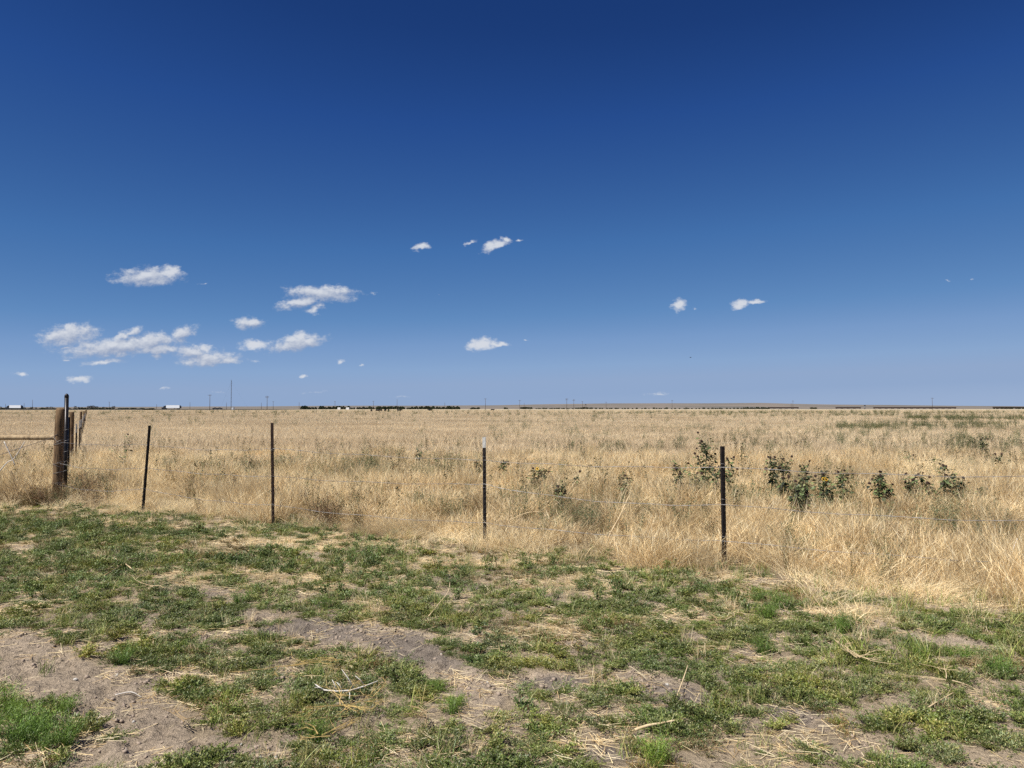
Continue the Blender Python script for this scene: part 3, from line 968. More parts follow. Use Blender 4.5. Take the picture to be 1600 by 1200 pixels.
scatter('field_forbs', np.stack([fp[:, 0], fp[:, 1], ground_z(fp[:, 0], fp[:, 1])], 1), np.stack([rng.normal(0, .14, n), rng.normal(0, .14, n), rng.random(n) * 6.28], 1),
        np.stack([s0, s0, s0], 1), fp[:, 3].astype(int), C_FORB, label='thin brown and grey weeds with dark seed heads in the near dry grass', cat='weeds')

# --- low green mat of weeds in front of the fence
GREENS = [(.140, .180, .042), (.090, .132, .034), (.185, .215, .055), (.28, .265, .095), (.12, .155, .052), (.20, .215, .095)]


def mat_weed(r_, R, H, nst, nleaf, cols, ll, lw, creep=.7):
    P, D = [], []
    parts = []
    for s in range(nst):
        a = r_.random() * 6.28; rr_ = R * r_.uniform(.25, 1.0)
        z1 = H * r_.uniform(.35, 1.0) * (1.15 - .5 * rr_ / R)
        t = r_.random(nleaf) ** .7
        pts = np.stack([math.cos(a) * rr_ * t, math.sin(a) * rr_ * t, z1 * t ** (creep) + .004], 1) + r_.normal(0, R * .045, (nleaf, 3)) * np.array([1, 1, .5])
        pts[:, 2] = np.maximum(pts[:, 2], .003)
        la = a + r_.normal(0, 1.1, nleaf)
        d = np.stack([np.cos(la), np.sin(la), r_.uniform(.1, 1.5, nleaf)], 1); d /= np.linalg.norm(d, axis=1, keepdims=True)
        P.append(pts); D.append(d)
    P = np.concatenate(P); D = np.concatenate(D)
    parts.append(leaves(P, D, ll, lw, r_, cols, fold=.2))
    return merge(parts)


meshes = []
for k in range(9):
    r_ = np.random.default_rng(600 + k)
    cols = [GREENS, GREENS[:3], GREENS[2:4] + GREENS[:1], GREENS[3:], GREENS[:2] + GREENS[4:]][k % 5]
    v, f, cc = mat_weed(r_, (.16, .20, .13, .18, .22, .15, .19, .12, .17)[k], (.055, .06, .07, .045, .07, .08, .05, .09, .06)[k], 26, 34, cols, (.010, .020), (.004, .009))
    meshes.append(mk_mesh('mat_weed', v, f, [M_GREEN], cc))
for k in range(4):      # feathery bright clumps
    r_ = np.random.default_rng(650 + k)
    cols = [(.13, .215, .035), (.17, .26, .045), (.10, .17, .03)]
    v, f, cc = upright_weed(r_, .19, 34, 34, .11, cols, (.014, .030), (.0016, .0032))
    meshes.append(mk_mesh('kochia', v, f, [M_GREEN], cc))
for k in range(3):      # upright leafy forbs
    r_ = np.random.default_rng(680 + k)
    v, f, cc = upright_weed(r_, .15, 9, 16, .07, [(.10, .15, .040), (.13, .18, .05), (.17, .20, .06)], (.018, .034), (.008, .014))
    meshes.append(mk_mesh('forb', v, f, [M_GREEN], cc))
for k in range(3):      # browning, reddish mats
    r_ = np.random.default_rng(690 + k)
    v, f, cc = mat_weed(r_, .14, .05, 20, 26, [(.25, .15, .075), (.20, .20, .08), (.30, .22, .11), (.14, .16, .06)], (.009, .018), (.004, .007))
    meshes.append(mk_mesh('brown_mat', v, f, [M_GREEN], cc))
for k in range(3):      # broad leaved rosettes
    r_ = np.random.default_rng(695 + k)
    v, f, cc = mat_weed(r_, .11, .07, 12, 9, [(.12, .175, .05), (.16, .20, .06), (.09, .13, .045)], (.022, .040), (.009, .016), .8)
    meshes.append(mk_mesh('broadleaf', v, f, [M_GREEN], cc))
C_MAT = source_collection('mat_weed', meshes)

x, y = sample(int(area(2.6, 14.5, 1.5) * 150), 2.6, 14.5, 1.5)
fe = field_edge(x, y); br = bare_amt(x, y); px0, py0 = proj(x, y)
stv = ell(px0, py0, STRAW)
patch = fbm(x, y, .55, 4, 401)
dn = 1.0 * (1 - br) ** 2 * sstep(.55, -.75, fe + 1.2 * (fbm(x, y, .7, 3, 441) - .5)) * (.62 + .38 * sstep(.38, .52, patch)) * (1 - .72 * np.clip(stv, 0, 1))
dn *= 1 - .35 * sstep(1200, 1500, px0) * sstep(980, 900, py0)
keep = rng.random(len(x)) < dn * .9
x, y, px0, py0, fe = x[keep], y[keep], px0[keep], py0[keep], fe[keep]; n = len(x)
koch = ell(px0, py0, KOCHIA)
far_f = sstep(980, 880, py0) * (rng.random(n) < .35)
rr_ = rng.random(n)
idx_ = np.where(rr_ < .055, 16 + rng.integers(0, 3, n), rng.integers(0, 9, n))
idx_ = np.where((far_f > .3) & (rr_ > .3), 13 + rng.integers(0, 3, n), idx_)
bl = rng.random(n) < .012 + .05 * sstep(.58, .7, fbm(x, y, .9, 3, 451))
idx_ = np.where(bl, 19 + rng.integers(0, 3, n), idx_)
idx_ = np.where(sstep(.6, .72, fbm(x, y, .8, 3, 461)) > rng.random(n), 16 + rng.integers(0, 3, n), idx_)
isk = rng.random(n) < np.clip(koch * 1.2 - .1, 0, 1) * .85
idx_ = np.where(isk, 9 + rng.integers(0, 4, n), idx_)
sz = rng.uniform(.35, .95, n) * np.where(isk, 1.1, 1.0)
szz = sz * (.55 + .8 * fbm(x, y, .7, 3, 411)) * np.where(isk, .85, 1)
scatter('green_weeds', np.stack([x, y, ground_z(x, y) - .004], 1), np.stack([rng.normal(0, .08, n), rng.normal(0, .08, n), rng.random(n) * 6.28], 1),
        np.stack([sz, sz, szz], 1), idx_, C_MAT, label='low mat of small leaved green weeds in front of the fence', cat='weeds')

# --- short dry and half green grass in the foreground, straw litter
meshes = []
for k in range(5):
    r_ = np.random.default_rng(700 + k)
    v, f, cc = ribbons(34, .05, (.04, .13), (.0018, .0035), (.2, .9), r_, STRAWS[:5], 3)
    meshes.append(mk_mesh('short_tuft', v, f, [M_DRY], cc))
for k in range(3):
    r_ = np.random.default_rng(720 + k)
    v, f, cc = ribbons(30, .05, (.05, .14), (.002, .004), (.2, .8), r_, [(.17, .26, .05), (.24, .28, .07), (.36, .33, .14)], 3)
    meshes.append(mk_mesh('green_tuft', v, f, [M_GREEN], cc))
for k in range(5):      # litter: straws lying flat
    r_ = np.random.default_rng(740 + k)
    nn = 46
    b0 = np.stack([r_.uniform(-.2, .2, nn), r_.uniform(-.2, .2, nn), r_.uniform(.003, .018, nn)], 1)
    a = r_.random(nn) * 6.28; L = r_.uniform(.03, .14, nn)
    d = np.stack([np.cos(a), np.sin(a), r_.normal(0, .08, nn)], 1); e_ = b0 + d * L[:, None]
    e_[:, 2] = np.maximum(e_[:, 2], .002)
    s_ = np.stack([-np.sin(a), np.cos(a), np.zeros(nn)], 1) * r_.uniform(.0009, .002, nn)[:, None]
    up = np.array([0, 0, .0015])
    vv = np.stack([b0 - s_, b0 + up, b0 + s_, e_ - s_, e_ + up, e_ + s_], 1).reshape(-1, 3)
    o_ = (np.arange(nn) * 6)[:, None]
    qq = np.concatenate([o_ + np.array([[0, 1, 4, 3]]), o_ + np.array([[1, 2, 5, 4]])])
    cc = np.repeat(np.array(STRAWS)[r_.integers(0, 6, nn)], 6, 0)
    meshes.append(mk_mesh('litter', vv, [qq], [M_DRY], cc))
C_SHORT = source_collection('short_tuft', meshes)
x, y = sample(int(area(2.6, 14.5, 1.5) * 85), 2.6, 14.5, 1.5)
fe = field_edge(x, y); br = bare_amt(x, y); px0, py0 = proj(x, y); stv = np.clip(ell(px0, py0, STRAW), 0, 1)
rightf = sstep(1150, 1500, px0) * sstep(1010, 930, py0)
dn = (.42 + .6 * stv + .6 * rightf) * (1 - .80 * br) * sstep(.7, .1, fe)
lit = rng.random(len(x)) < .45
dn = np.where(lit, (.26 + .7 * stv + .2 * sstep(.5, .7, fbm(x, y, .5, 3, 421))) * sstep(1.0, .3, fe) * (1 - .55 * br), dn)
keep = rng.random(len(x)) < dn
rgt2 = sstep(1150, 1350, px0) * sstep(1120, 1040, py0) * sstep(960, 1010, py0)
rgt2 = rgt2[keep]
x, y, lit, stv, rightf = x[keep], y[keep], lit[keep], stv[keep], rightf[keep]; n = len(x)
grn = rng.random(n) < .45 * (1 - stv) + .2
idx_ = np.where(lit, 8 + rng.integers(0, 5, n), np.where(grn, 5 + rng.integers(0, 3, n), rng.integers(0, 5, n)))
grn = grn | (rng.random(n) < rgt2 * .8)
idx_ = np.where(~lit & grn, 5 + rng.integers(0, 3, n), idx_)
s0 = rng.uniform(.5, 1.2, n) * (1 + .5 * rightf + .6 * rgt2)
s0 = np.where(lit, rng.uniform(.7, 1.1, n), s0)
scatter('short_grass', np.stack([x, y, ground_z(x, y)], 1), np.stack([np.where(lit, 0, rng.normal(0, .15, n)), np.where(lit, 0, rng.normal(0, .15, n)), rng.random(n) * 6.28], 1),
        np.stack([s0, s0, s0], 1), idx_, C_SHORT, label='short dry tufts and straw litter among the low weeds', cat='grass')

# --- small clods and pebbles on the bare soil
meshes = []
for k in range(4):
    r_ = np.random.default_rng(760 + k)
    ph = np.array([[0, 0, 1], [.9, 0, .2], [.3, .85, .15], [-.7, .5, .2], [-.75, -.5, .1], [.25, -.9, .2], [0, 0, -.5]]) * (1 + r_.normal(0, .18, (7, 3)))
    tr = np.array([[0, 1, 2], [0, 2, 3], [0, 3, 4], [0, 4, 5], [0, 5, 1], [6, 2, 1], [6, 3, 2], [6, 4, 3], [6, 5, 4], [6, 1, 5]])
    meshes.append(mk_mesh('clod', ph * np.array([1, 1, .8]), [tr], [M_DRY if k > 4 else M_STONE if k == 3 else simple_mat('clod_soil', (.37, .29, .22), (.24, .19, .15), 40, .95)]))
C_CLOD = source_collection('clod', meshes)
x, y = sample(int(area(2.6, 10, 1.5) * 620), 2.6, 10, 1.5)
br = bare_amt(x, y)
keep = rng.random(len(x)) < br * sstep(.34, .60, fbm(x, y, .3, 3, 431))
x, y = x[keep], y[keep]; n = len(x)
s0 = .0045 + .016 * rng.random(n) ** 2.0
i0 = np.where(rng.random(n) < .025, 3, rng.integers(0, 3, n))
scatter('soil_clods', np.stack([x, y, ground_z(x, y)], 1), np.stack([rng.normal(0, .3, n), rng.normal(0, .3, n), rng.random(n) * 6.28], 1),
        np.stack([s0, s0, s0], 1), i0, C_CLOD, label='small clods and pebbles loose on the bare soil', cat='soil')
#@@REST@@
# ------------------------------------------------------------------ near fence
def t_profile(mbx, base, top, w=.040, d=.040, th=.006, rz=0.0):
    """T section bar from base to top: a flange facing the camera and a rib behind it"""
    base, top = Vector(base), Vector(top)
    ax = (top - base); L = ax.length; q = ax.to_track_quat('Z', 'X').to_matrix() @ Matrix.Rotation(rz, 3, 'Z')
    q = Matrix.Rotation(math.atan2(ax.x, L) if False else 0, 3, 'Y') @ q
    c_ = (base + top) / 2
    mbx.box(c_ + q @ Vector((0, 0, 0)), (w, th, L), q)
    mbx.box(c_ + q @ Vector((0, d / 2 + th / 2, 0)), (th, d, L - .004), q)


def make_t_post(fence, base, top, label, mat, white=0.0, rz=.3, n_stud=16):
    b0 = Vector(base); b0.z -= .35
    t0 = Vector(top)
    up = (t0 - Vector(base)).normalized()
    root = bpy.data.objects.new('fence_post', None); link(root, fence)
    root['label'] = label
    m1 = MB()
    split = t0 - up * white
    q = up.to_track_quat('Z', 'X').to_matrix() @ Matrix.Rotation(rz, 3, 'Z')
    t_profile(m1, b0, split if white else t0, rz=rz)
    # the pressed studs up the face
    for k in range(n_stud):
        z = .12 + k * .062
        p = Vector(base) + up * z
        if (p - Vector(base)).length < (split - Vector(base)).length - .02:
            m1.box(p + q @ Vector((0, -.008, 0)), (.016, .010, .022), q)
    m1.build('shaft', mat, root)
    if white:
        m2 = MB(); t_profile(m2, split, t0, w=.041, d=.041, th=.0065, rz=rz)
        m2.build('white_tip', M_WHITE, root)
    return root


fence = empty('wire_fence', (0, 9, 0), label='barbed wire fence on dark steel posts along the near edge of the dry grass', cat='fence')
fence.matrix_world = Matrix.Identity(4)
POSTS = [  # base px, distance, top px, top height, label, material, white tip
    (223.5, 11.87, 234.5, 1.335, 'dark steel fence post leaning to the right, next to the wooden brace', M_STEEL, 0, .35),
    (429.5, 10.57, 425.5, 1.400, 'rusty brown steel fence post, tallest of the near row', M_RUST, 0, .25),
    (758, 9.07, 756.5, 1.262, 'black steel fence post with a white painted tip', M_STEEL, .125, -.40),
    (1131, 7.90, 1129, 1.212, 'black steel fence post beside the tall sunflowers', M_STEEL, 0, .45)]
pp = []
for (bx, d, tx, h, lab, mt, wh, rz) in POSTS:
    b = at(bx, d); t = at(tx, d); t.z = h
    make_t_post(fence, b, t, lab, mt, wh, rz)
    pp.append((b, t))
pn = (at(1700, 6.55), at(1700, 6.55, 1.22))       # next post, just outside the frame
make_t_post(fence, pn[0], pn[1], 'steel fence post at the near end of the wire', M_STEEL, 0, .2)
pw = (Vector((-7.77, 13.20, 0)), Vector((-7.77, 13.20, 1.6)))
line_posts = [pw] + pp + [pn]


def wire(parent, stations, heights, sag, mat, name='barbed_wire', barbs=True, r=.0020, label=None):
    """two twisted strands sagging between the posts, with four-point barbs"""
    pts = []
    for k in range(len(stations) - 1):
        (b0, t0), (b1, t1) = stations[k], stations[k + 1]
        p0 = b0.lerp(t0, heights[k] / (t0.z - b0.z)); p1 = b1.lerp(t1, heights[k + 1] / (t1.z - b1.z))
        p0.y -= .014; p1.y -= .014
        s = sag if not hasattr(sag, '__len__') else sag[k]
        n = 26
        for j in range(n if k < len(stations) - 2 else n + 1):
            u = j / n
            p = p0.lerp(p1, u); p.z -= s * 4 * u * (1 - u)
            p.z += .006 * math.sin(u * 17 + k * 3); p.y += .01 * math.sin(u * 11 + k)
            pts.append(p)
    m = MB()
    m.tube(pts, r, 5, False)
    tw = [p + Vector((0, math.cos(i * 1.7), math.sin(i * 1.7))) * r * 1.3 for i, p in enumerate(pts)]
    m.tube(tw, r, 5, False)
    if barbs:
        for i in range(1, len(pts) - 1):
            p = pts[i]; d = (pts[i + 1] - pts[i]).normalized()
            a = random.random() * 3
            for q in (a, a + 1.4):
                u = Vector((random.uniform(-.3, .3), math.cos(q), math.sin(q))).normalized() * .014
                m.tube([p - u, p + u], [.0012, .0012], 3, False)
    o = m.build(name, mat, parent, True)
    if label: o['label'] = label
    return o


wire(fence, line_posts, [1.02, 1.05, 1.05, .99, 1.00, 1.02], [.03, .05, .02, .03, .03], M_WIRE, label='top strand of barbed wire')
wire(fence, line_posts, [.66, .69, .67, .71, .62, .64], [.06, .03, .03, .08, .04], M_WIRE, label='second strand of barbed wire')
wire(fence, line_posts, [.30, .37, .28, .26, .25, .27], [.07, .05, .04, .03, .03], M_WIRE, label='lowest strand of barbed wire')
for (b, t) in pp:       # wire clips on the posts
    for h in (1.03, .67, .29):
        p = b.lerp(t, h / t.z)
        mc = MB(); mc.tube([p + Vector((-.026, .02, 0)), p + Vector((-.024, -.012, .004)), p + Vector((.024, -.012, -.004)), p + Vector((.026, .02, 0))], .002, 5)
        mc.build('wire_clip', M_WIRE, fence, True)

# ------------------------------------------------------------------ wooden brace at the corner
brace = empty('wooden_brace', (-7.77, 13.2, 0), label='weathered wooden corner post with a horizontal rail and wire wrapped round it', cat='fence brace')


def round_log(name, p0, p1, r0, r1, mat, parent, seed=0, seg=10, n=18, dome=.02, flat=False):
    """slightly irregular round timber with a worn rounded end; built in the parent's space"""
    r_ = random.Random(seed); p0, p1 = Vector(p0), Vector(p1); L = (p1 - p0).length
    off = Vector(parent.location) if parent else Vector((0, 0, 0))
    ts = [0] + [i / seg for i in range(1, seg)] + [1 - dome / L, 1]
    pts = []; rs = []
    for i, t in enumerate(ts):
        p = p0.lerp(p1, t); k = r0 + (r1 - r0) * t
        pts.append(p - off + Vector((r_.uniform(-1, 1), r_.uniform(-1, 1), 0)) * r0 * .04); rs.append(k * r_.uniform(.95, 1.05) if i < len(ts) - 1 else k * .80)
    m = MB(); m.tube(pts, rs, n)
    me = m.mesh(name, mat, True)
    o = link(bpy.data.objects.new(name, me), parent)
    me.polygons[-1].use_smooth = False; me.polygons[-2].use_smooth = False
    return o


round_log('post', (-7.79, 13.2, -.3), (-7.745, 13.2, 1.60), .078, .070, M_WOOD, brace, 3)
round_log('post', (-8.50, 14.6, -.3), (-8.50, 14.6, 1.50), .060, .055, M_WOOD, brace, 4)
round_log('rail', (-10.9, 13.30, 1.095), (-7.815, 13.225, 1.10), .048, .043, M_RAIL, brace, 5)['label'] = 'pale peeled rail running left from the post'
o_ = Vector(brace.location)
m = MB()
m.tube([Vector(p) - o_ for p in [(-7.74, 13.12, 1.16), (-7.9, 13.14, 1.08), (-8.6, 13.2, .86), (-9.4, 13.25, .60), (-10.3, 13.3, .30), (-10.8, 13.3, .15)]], .0045, 6)
m.build('brace_wire', M_WIREDARK, brace, True)
for k, (z, rr_, tilt) in enumerate([(1.02, .079, .05), (1.05, .078, -.09), (.99, .079, .02), (.66, .082, .03), (.63, .082, -.04), (.50, .083, .02), (.33, .085, 0)]):
    m = MB()
    m.tube([Vector((.03 + math.cos(a) * rr_ - .02, math.sin(a) * rr_, z + tilt * math.cos(a))) for a in [i * math.pi / 8 for i in range(17)]], .003, 5, False)
    m.build('wire_wrap', M_WIRE, brace, True)

pipe = empty('pipe_post', at(104.2, 14.2), label='dark steel pipe post with a rounded cap, tallest post behind the wooden corner post', cat='post')
m = MB(); m.tube([(0, 0, -.3), (0, 0, 1.80)], .036, 20); m.build('shaft', M_PIPE, pipe, True)
m = MB()
for i in range(1):
    m.tube([(0, 0, 1.80), (0, 0, 1.83), (0, 0, 1.85), (0, 0, 1.864), (0, 0, 1.872)], [.039, .037, .031, .020, .006], 20)
m.build('cap', M_PIPE, pipe, True)
for zz in (1.2, 1.0, .8, .62, .45):
    m = MB(); m.tube([(math.cos(a) * .043, math.sin(a) * .043, zz + .015 * math.cos(a)) for a in [i * math.pi / 6 for i in range(13)]], .003, 5, False)
    m.build('wire_wrap', M_WIRE, pipe, True)

# fence running away from the corner towards the horizon
fence2 = empty('field_fence', (0, 0, 0), label='wooden and white tipped steel posts of the fence running away to the horizon', cat='fence')
f2 = []
for (px, d, ty, dia, lab) in [(108.8, 16.2, 651.5, 0, 'dark post'), (112.8, 20.5, 643.5, .115, 'wood'), (127.0, 47, 643, .14, 'wood'), (131.6, 80, 642.2, .15, 'wood'), (134.2, 120, 641, .16, 'wood'), (135.5, 165, 640.2, .16, 'wood')]:
    h = CAMH - (ty - HOR) / F * d
    p = at(px, d)
    if dia:
        o = round_log('wooden_post', (p.x, p.y, -.3), (p.x, p.y, h), dia / 2, dia / 2 * .95, M_WOOD, fence2, int(px))
    else:
        make_t_post(fence2, p, Vector((p.x, p.y, h)), 'dark steel post wrapped in loose wire', M_STEEL, 0, .2)
    f2.append((p, Vector((p.x, p.y, h))))
for (px, d, h, wh) in [(120.3, 22.5, 1.15, .26), (125.3, 27, 1.17, .27), (127.6, 30.5, 1.16, .3), (130.2, 40, 1.17, .3), (131.8, 50, 1.17, .3), (133.2, 62, 1.17, .3), (134.4, 76, 1.15, .3)]:
    p = at(px, d)
    make_t_post(fence2, p, Vector((p.x, p.y, h)), 'thin steel post with a white top', M_RUST, wh, .3, 0)
for h in (.98, .62):
    st_ = [(Vector((-7.9, 13.6, 0)), Vector((-7.9, 13.6, 1.4)))] + [(at(px, d), at(px, d, 1.15)) for (px, d) in ((120.3, 22.5), (127.6, 30.5), (131.8, 50), (134.4, 76))]
    wire(fence2, st_, [h] * 5, .03, M_WIREDARK, barbs=False, r=.0022)


# ------------------------------------------------------------------ wild sunflowers, each a plant of its own
def sunflower(loc, H, seed, bushy, heads, yellow, label, name='wild_sunflower'):
    r_ = np.random.default_rng(seed)
    rnd = random.Random(seed)
    root = empty(name, loc, label=label, cat='sunflower', group='wild sunflowers behind the fence')
    nb = max(1, int(3 + bushy * 6))
    lean = Vector((rnd.uniform(-.10, .10), rnd.uniform(-.06, .06), 0))
    m = MB(); tips = []; stems = []
    main = [Vector((0, 0, -.05))] + [lean * (t * H) + Vector((rnd.uniform(-.012, .012), rnd.uniform(-.012, .012), t * H)) for t in (.2, .4, .6, .8, 1.0)]
    m.tube(main, [.009, .008, .007, .006, .005, .003], 6); stems.append(main); tips.append(main[-1])
    for k in range(nb):
        t = rnd.uniform(.30, .92); p = lean * (t * H) + Vector((0, 0, t * H)); a = rnd.uniform(0, 6.28)
        L = H * rnd.uniform(.22, .55) * (1.15 - t * .5); d = Vector((math.cos(a) * .65, math.sin(a) * .65, rnd.uniform(.6, 1.2))).normalized()
        br = [p, p + d * L * .5, p + d * L * .9 + Vector((0, 0, L * .15))]
        m.tube(br, [.0045, .0035, .002], 5); stems.append(br); tips.append(br[-1])
    m.build('stem', simple_stem, root, True)
    P, D, S = [], [], []
    for si, s in enumerate(stems):
        nl = int((12 if si == 0 else 8) * (.7 + bushy * .6))
        for k in range(nl):
            t = rnd.uniform(.34 if si == 0 else .1, .99); f_ = t * (len(s) - 1); i = min(int(f_), len(s) - 2)
            p = s[i].lerp(s[i + 1], f_ - i); a = rnd.uniform(0, 6.28)
            P.append(p); D.append((math.cos(a), math.sin(a), rnd.uniform(-.9, .35))); S.append((1.0 - .45 * p.z / H) * rnd.uniform(.45, 1.15))
    P = np.array(P); D = np.array(D); D /= np.linalg.norm(D, axis=1, keepdims=True); S = np.array(S).clip(.3, 1.2)
    # heart shaped drooping leaves: 6 triangles each
    shape = np.array([[0, 0, 0], [.22, .30, .03], [.60, .24, .02], [1.0, 0, -.10], [.60, -.24, .02], [.22, -.30, .03], [.45, 0, -.05]])
    tri = np.array([[6, 0, 1], [6, 1, 2], [6, 2, 3], [6, 3, 4], [6, 4, 5], [6, 5, 0]])
    vs, cs = [], []
    for p, d, s in zip(P, D, S):
        L = .118 * s; side = np.cross(d, [0, 0, 1.0]); side /= np.linalg.norm(side) + 1e-6; up = np.cross(side, d)
        side = side + up * r_.normal(0, .35); side /= np.linalg.norm(side); up = np.cross(side, d)
        p0 = p + d * .055 * s
        vs.append(p0 + (shape[:, :1] * d + shape[:, 1:2] * side + shape[:, 2:] * up) * L)
        cs.append(np.tile(np.array([(.070, .092, .042), (.045, .062, .034), (.14, .185, .075), (.036, .044, .030), (.03, .032, .023), (.11, .15, .06), (.20, .22, .10)][r_.integers(0, 7)]), (7, 1)))
    o_ = (np.arange(len(vs)) * 7)[:, None, None]
    fo = link(bpy.data.objects.new('foliage', mk_mesh('foliage', np.concatenate(vs), [(tri[None] + o_).reshape(-1, 3)], [M_SUNF], np.concatenate(cs))), root)
    fo['kind'] = 'stuff'
    rnd.shuffle(tips)
    for k in range(min(heads, len(tips))):
        p = tips[k]
        yel = k < yellow
        rr_ = rnd.uniform(.017, .025) if not yel else .019
        nv = Vector((rnd.uniform(-.5, .5), rnd.uniform(-1, .3) if not yel else -1, rnd.uniform(.3, .9) if not yel else .45)).normalized()
        q = nv.to_track_quat('Z', 'Y').to_matrix()
        hm = MB()
        hm.tube([p - nv * .006, p + nv * .004, p + nv * .012, p + nv * .016], [rr_ * .55, rr_, rr_ * .85, rr_ * .35], 9)
        for j in range(9):      # sepals
            a = j / 9 * 6.28; u = q @ Vector((math.cos(a), math.sin(a), -.25)); s_ = q @ Vector((-math.sin(a), math.cos(a), 0))
            hm.add([p + u * rr_ * .7 - s_ * .005, p + u * rr_ * .7 + s_ * .005, p + u * rr_ * 1.8], [(0, 1, 2)])
        hd = hm.build('flower_head', M_DISC, root, False)
        if yel:
            pm = MB()
            for j in range(15):
                a = j / 15 * 6.28 + rnd.uniform(-.1, .1); u = q @ Vector((math.cos(a), math.sin(a), .08)); s_ = q @ Vector((-math.sin(a), math.cos(a), 0)); L = rnd.uniform(.012, .018)
                b0 = p + nv * .008 + u * rr_ * .8
                pm.add([b0 - s_ * .003, b0 + s_ * .003, b0 + u * L * .6 + s_ * .006, b0 + u * L, b0 + u * L * .6 - s_ * .006], [(0, 1, 2, 3, 4)])
            pm.build('petals', M_PETAL, hd)
    return root


simple_stem = simple_mat('sunflower_stem', (.13, .15, .07), (.09, .10, .05), 12, .8)
SUNF = [  # px, distance, top py, bushiness, heads, yellow, label
    (1097, 13.2, 690, 1.6, 9, 0, 'tallest wild sunflower with dark heads just before the last steel post'),
    (1063, 12.6, 727, .9, 6, 0, 'bushy short sunflower with reddish heads left of the tallest sunflower'),
    (1083, 12.2, 738, .6, 3, 0, 'low leafy sunflower at the foot of the tallest sunflower'),
    (1122, 12.4, 733, .8, 4, 0, 'leafy sunflower partly behind the left edge of the last steel post'),
    (1136, 13.0, 712, .7, 5, 0, 'sunflower with dark heads showing on both sides of the last steel post'),
    (1203, 12.4, 722, 1.2, 7, 0, 'first sunflower of the dense cluster, many small dark buds'),
    (1229, 12.0, 729, 1.1, 5, 0, 'second sunflower of the dense cluster, upright with a pointed top'),
    (1242, 10.4, 760, 1.9, 3, 0, 'very dark low sunflower spreading in front of the dense cluster'),
    (1250, 11.4, 752, 1.2, 5, 0, 'dark middle sunflower behind the low spreading one'),
    (1259, 12.3, 730, .9, 5, 0, 'slim sunflower rising in the middle of the dense cluster'),
    (1283, 11.8, 736, 1.0, 4, 1, 'sunflower with a red brown bud beside one open yellow flower'),
    (1292, 11.2, 752, .8, 3, 1, 'last sunflower of the cluster, broad pale leaves low down'),
    (1316, 12.3, 738, .8, 5, 0, 'narrow sunflower standing apart right of the dense cluster'),
    (1374, 11.6, 742, 1.2, 5, 0, 'isolated column shaped sunflower dense with dark leaves'),
    (1385, 11.4, 752, .9, 3, 0, 'shorter sunflower touching the isolated column shaped one'),
    (1423, 11.8, 749, .9, 5, 0, 'sunflower with one tall dark bud, left of a bare stemmed one'),
    (1438, 12.2, 740, .4, 5, 0, 'thin bare stemmed sunflower with heads spread at the top'),
    (1452, 11.9, 762, .6, 3, 0, 'low sparse sunflower between two taller ones'),
    (1470, 12.3, 729, .9, 5, 0, 'tall sunflower carrying two dark heads above the top wire'),
    (1495, 11.2, 750, 1.2, 3, 0, 'leaning sunflower with leaves hanging to the right'),
    (1532, 12.4, 758, .3, 2, 0, 'small lone sunflower with three hanging leaves near the edge of the field'),
    (1340, 8.9, 818, .3, 3, 0, 'small dark sprig with a flat topped head close to the lower wire'),
    (1290, 10.0, 812, .4, 1, 0, 'small star shaped leafy sprout below the dense cluster'),
    (833, 14.0, 735, .8, 4, 1, 'sunflower with one yellow flower, right of the white tipped post'),
    (850, 14.2, 735, .6, 3, 0, 'darker sunflower close beside the one with a yellow flower'),
    (873, 11.6, 757, .8, 3, 0, 'dark leafy sunflower standing lower and nearer in open grass'),
    (900, 14.0, 741, .4, 1, 0, 'lone sprout with a leafy top on a bare stem'),
    (968, 13.6, 739, .5, 2, 0, 'small sunflower above the pale curved stalk'),
    (978, 12.8, 753, .4, 1, 0, 'short sunflower directly at the top of the pale curved stalk'),
    (966, 11.6, 784, .4, 1, 0, 'low drooping sunflower left of the pale curved stalk'),
    (1007, 11.6, 788, .4, 1, 0, 'little slanting sunflower right of the pale curved stalk'),
    (654, 19.5, 703, .6, 2, 0, 'distant dark upright sunflower between the rusty post and the white tipped post'),
    (745, 16.4, 722, .7, 3, 0, 'sunflower half hidden just left of the white tipped post'),
    (787, 17.0, 721, .8, 3, 0, 'dark upright sunflower just right of the white tipped post'),
    (1533, 22.5, 684, 1.1, 4, 0, 'large distant sunflower rising from the grey green weeds'),
    (1557, 16.8, 712, .7, 3, 0, 'tall thin sunflower with a bare lower stem at the far side of the field'),
    (1253, 21.0, 703, .4, 2, 0, 'far small sunflower above the dense cluster'),
    (1158, 19.0, 698, .4, 1, 0, 'distant green sprout just right of the last steel post'),
    (1419, 19.0, 706, .6, 2, 0, 'distant roundish sunflower above the isolated column shaped one'),
    (1456, 18.0, 712, .6, 1, 0, 'distant leafy sunflower above the two headed tall one'),
    (198, 17.5, 677, .2, 2, 0, 'thin dark bare weed stalk before the leaning post'),
    (392, 17.0, 722, .6, 2, 0, 'spindly dark sunflower left of the rusty post'),
    (567, 14.2, 768, .4, 2, 0, 'spiny dark sprig in the lodged grass right of the rusty post'),
    (1518, 30, 683, .5, 1, 0, 'small far weedy sunflower beside the large distant one')]
for k, (px, d, ty, bu, hd, ye, lab) in enumerate(SUNF):
    H = CAMH - (ty - HOR) / F * d
    p = at(px, d); p.z = gz(p.x, p.y)
    sunflower(p, H, 900 + k, bu * (1.25 if d < 16 else 1.0), hd, ye, lab)


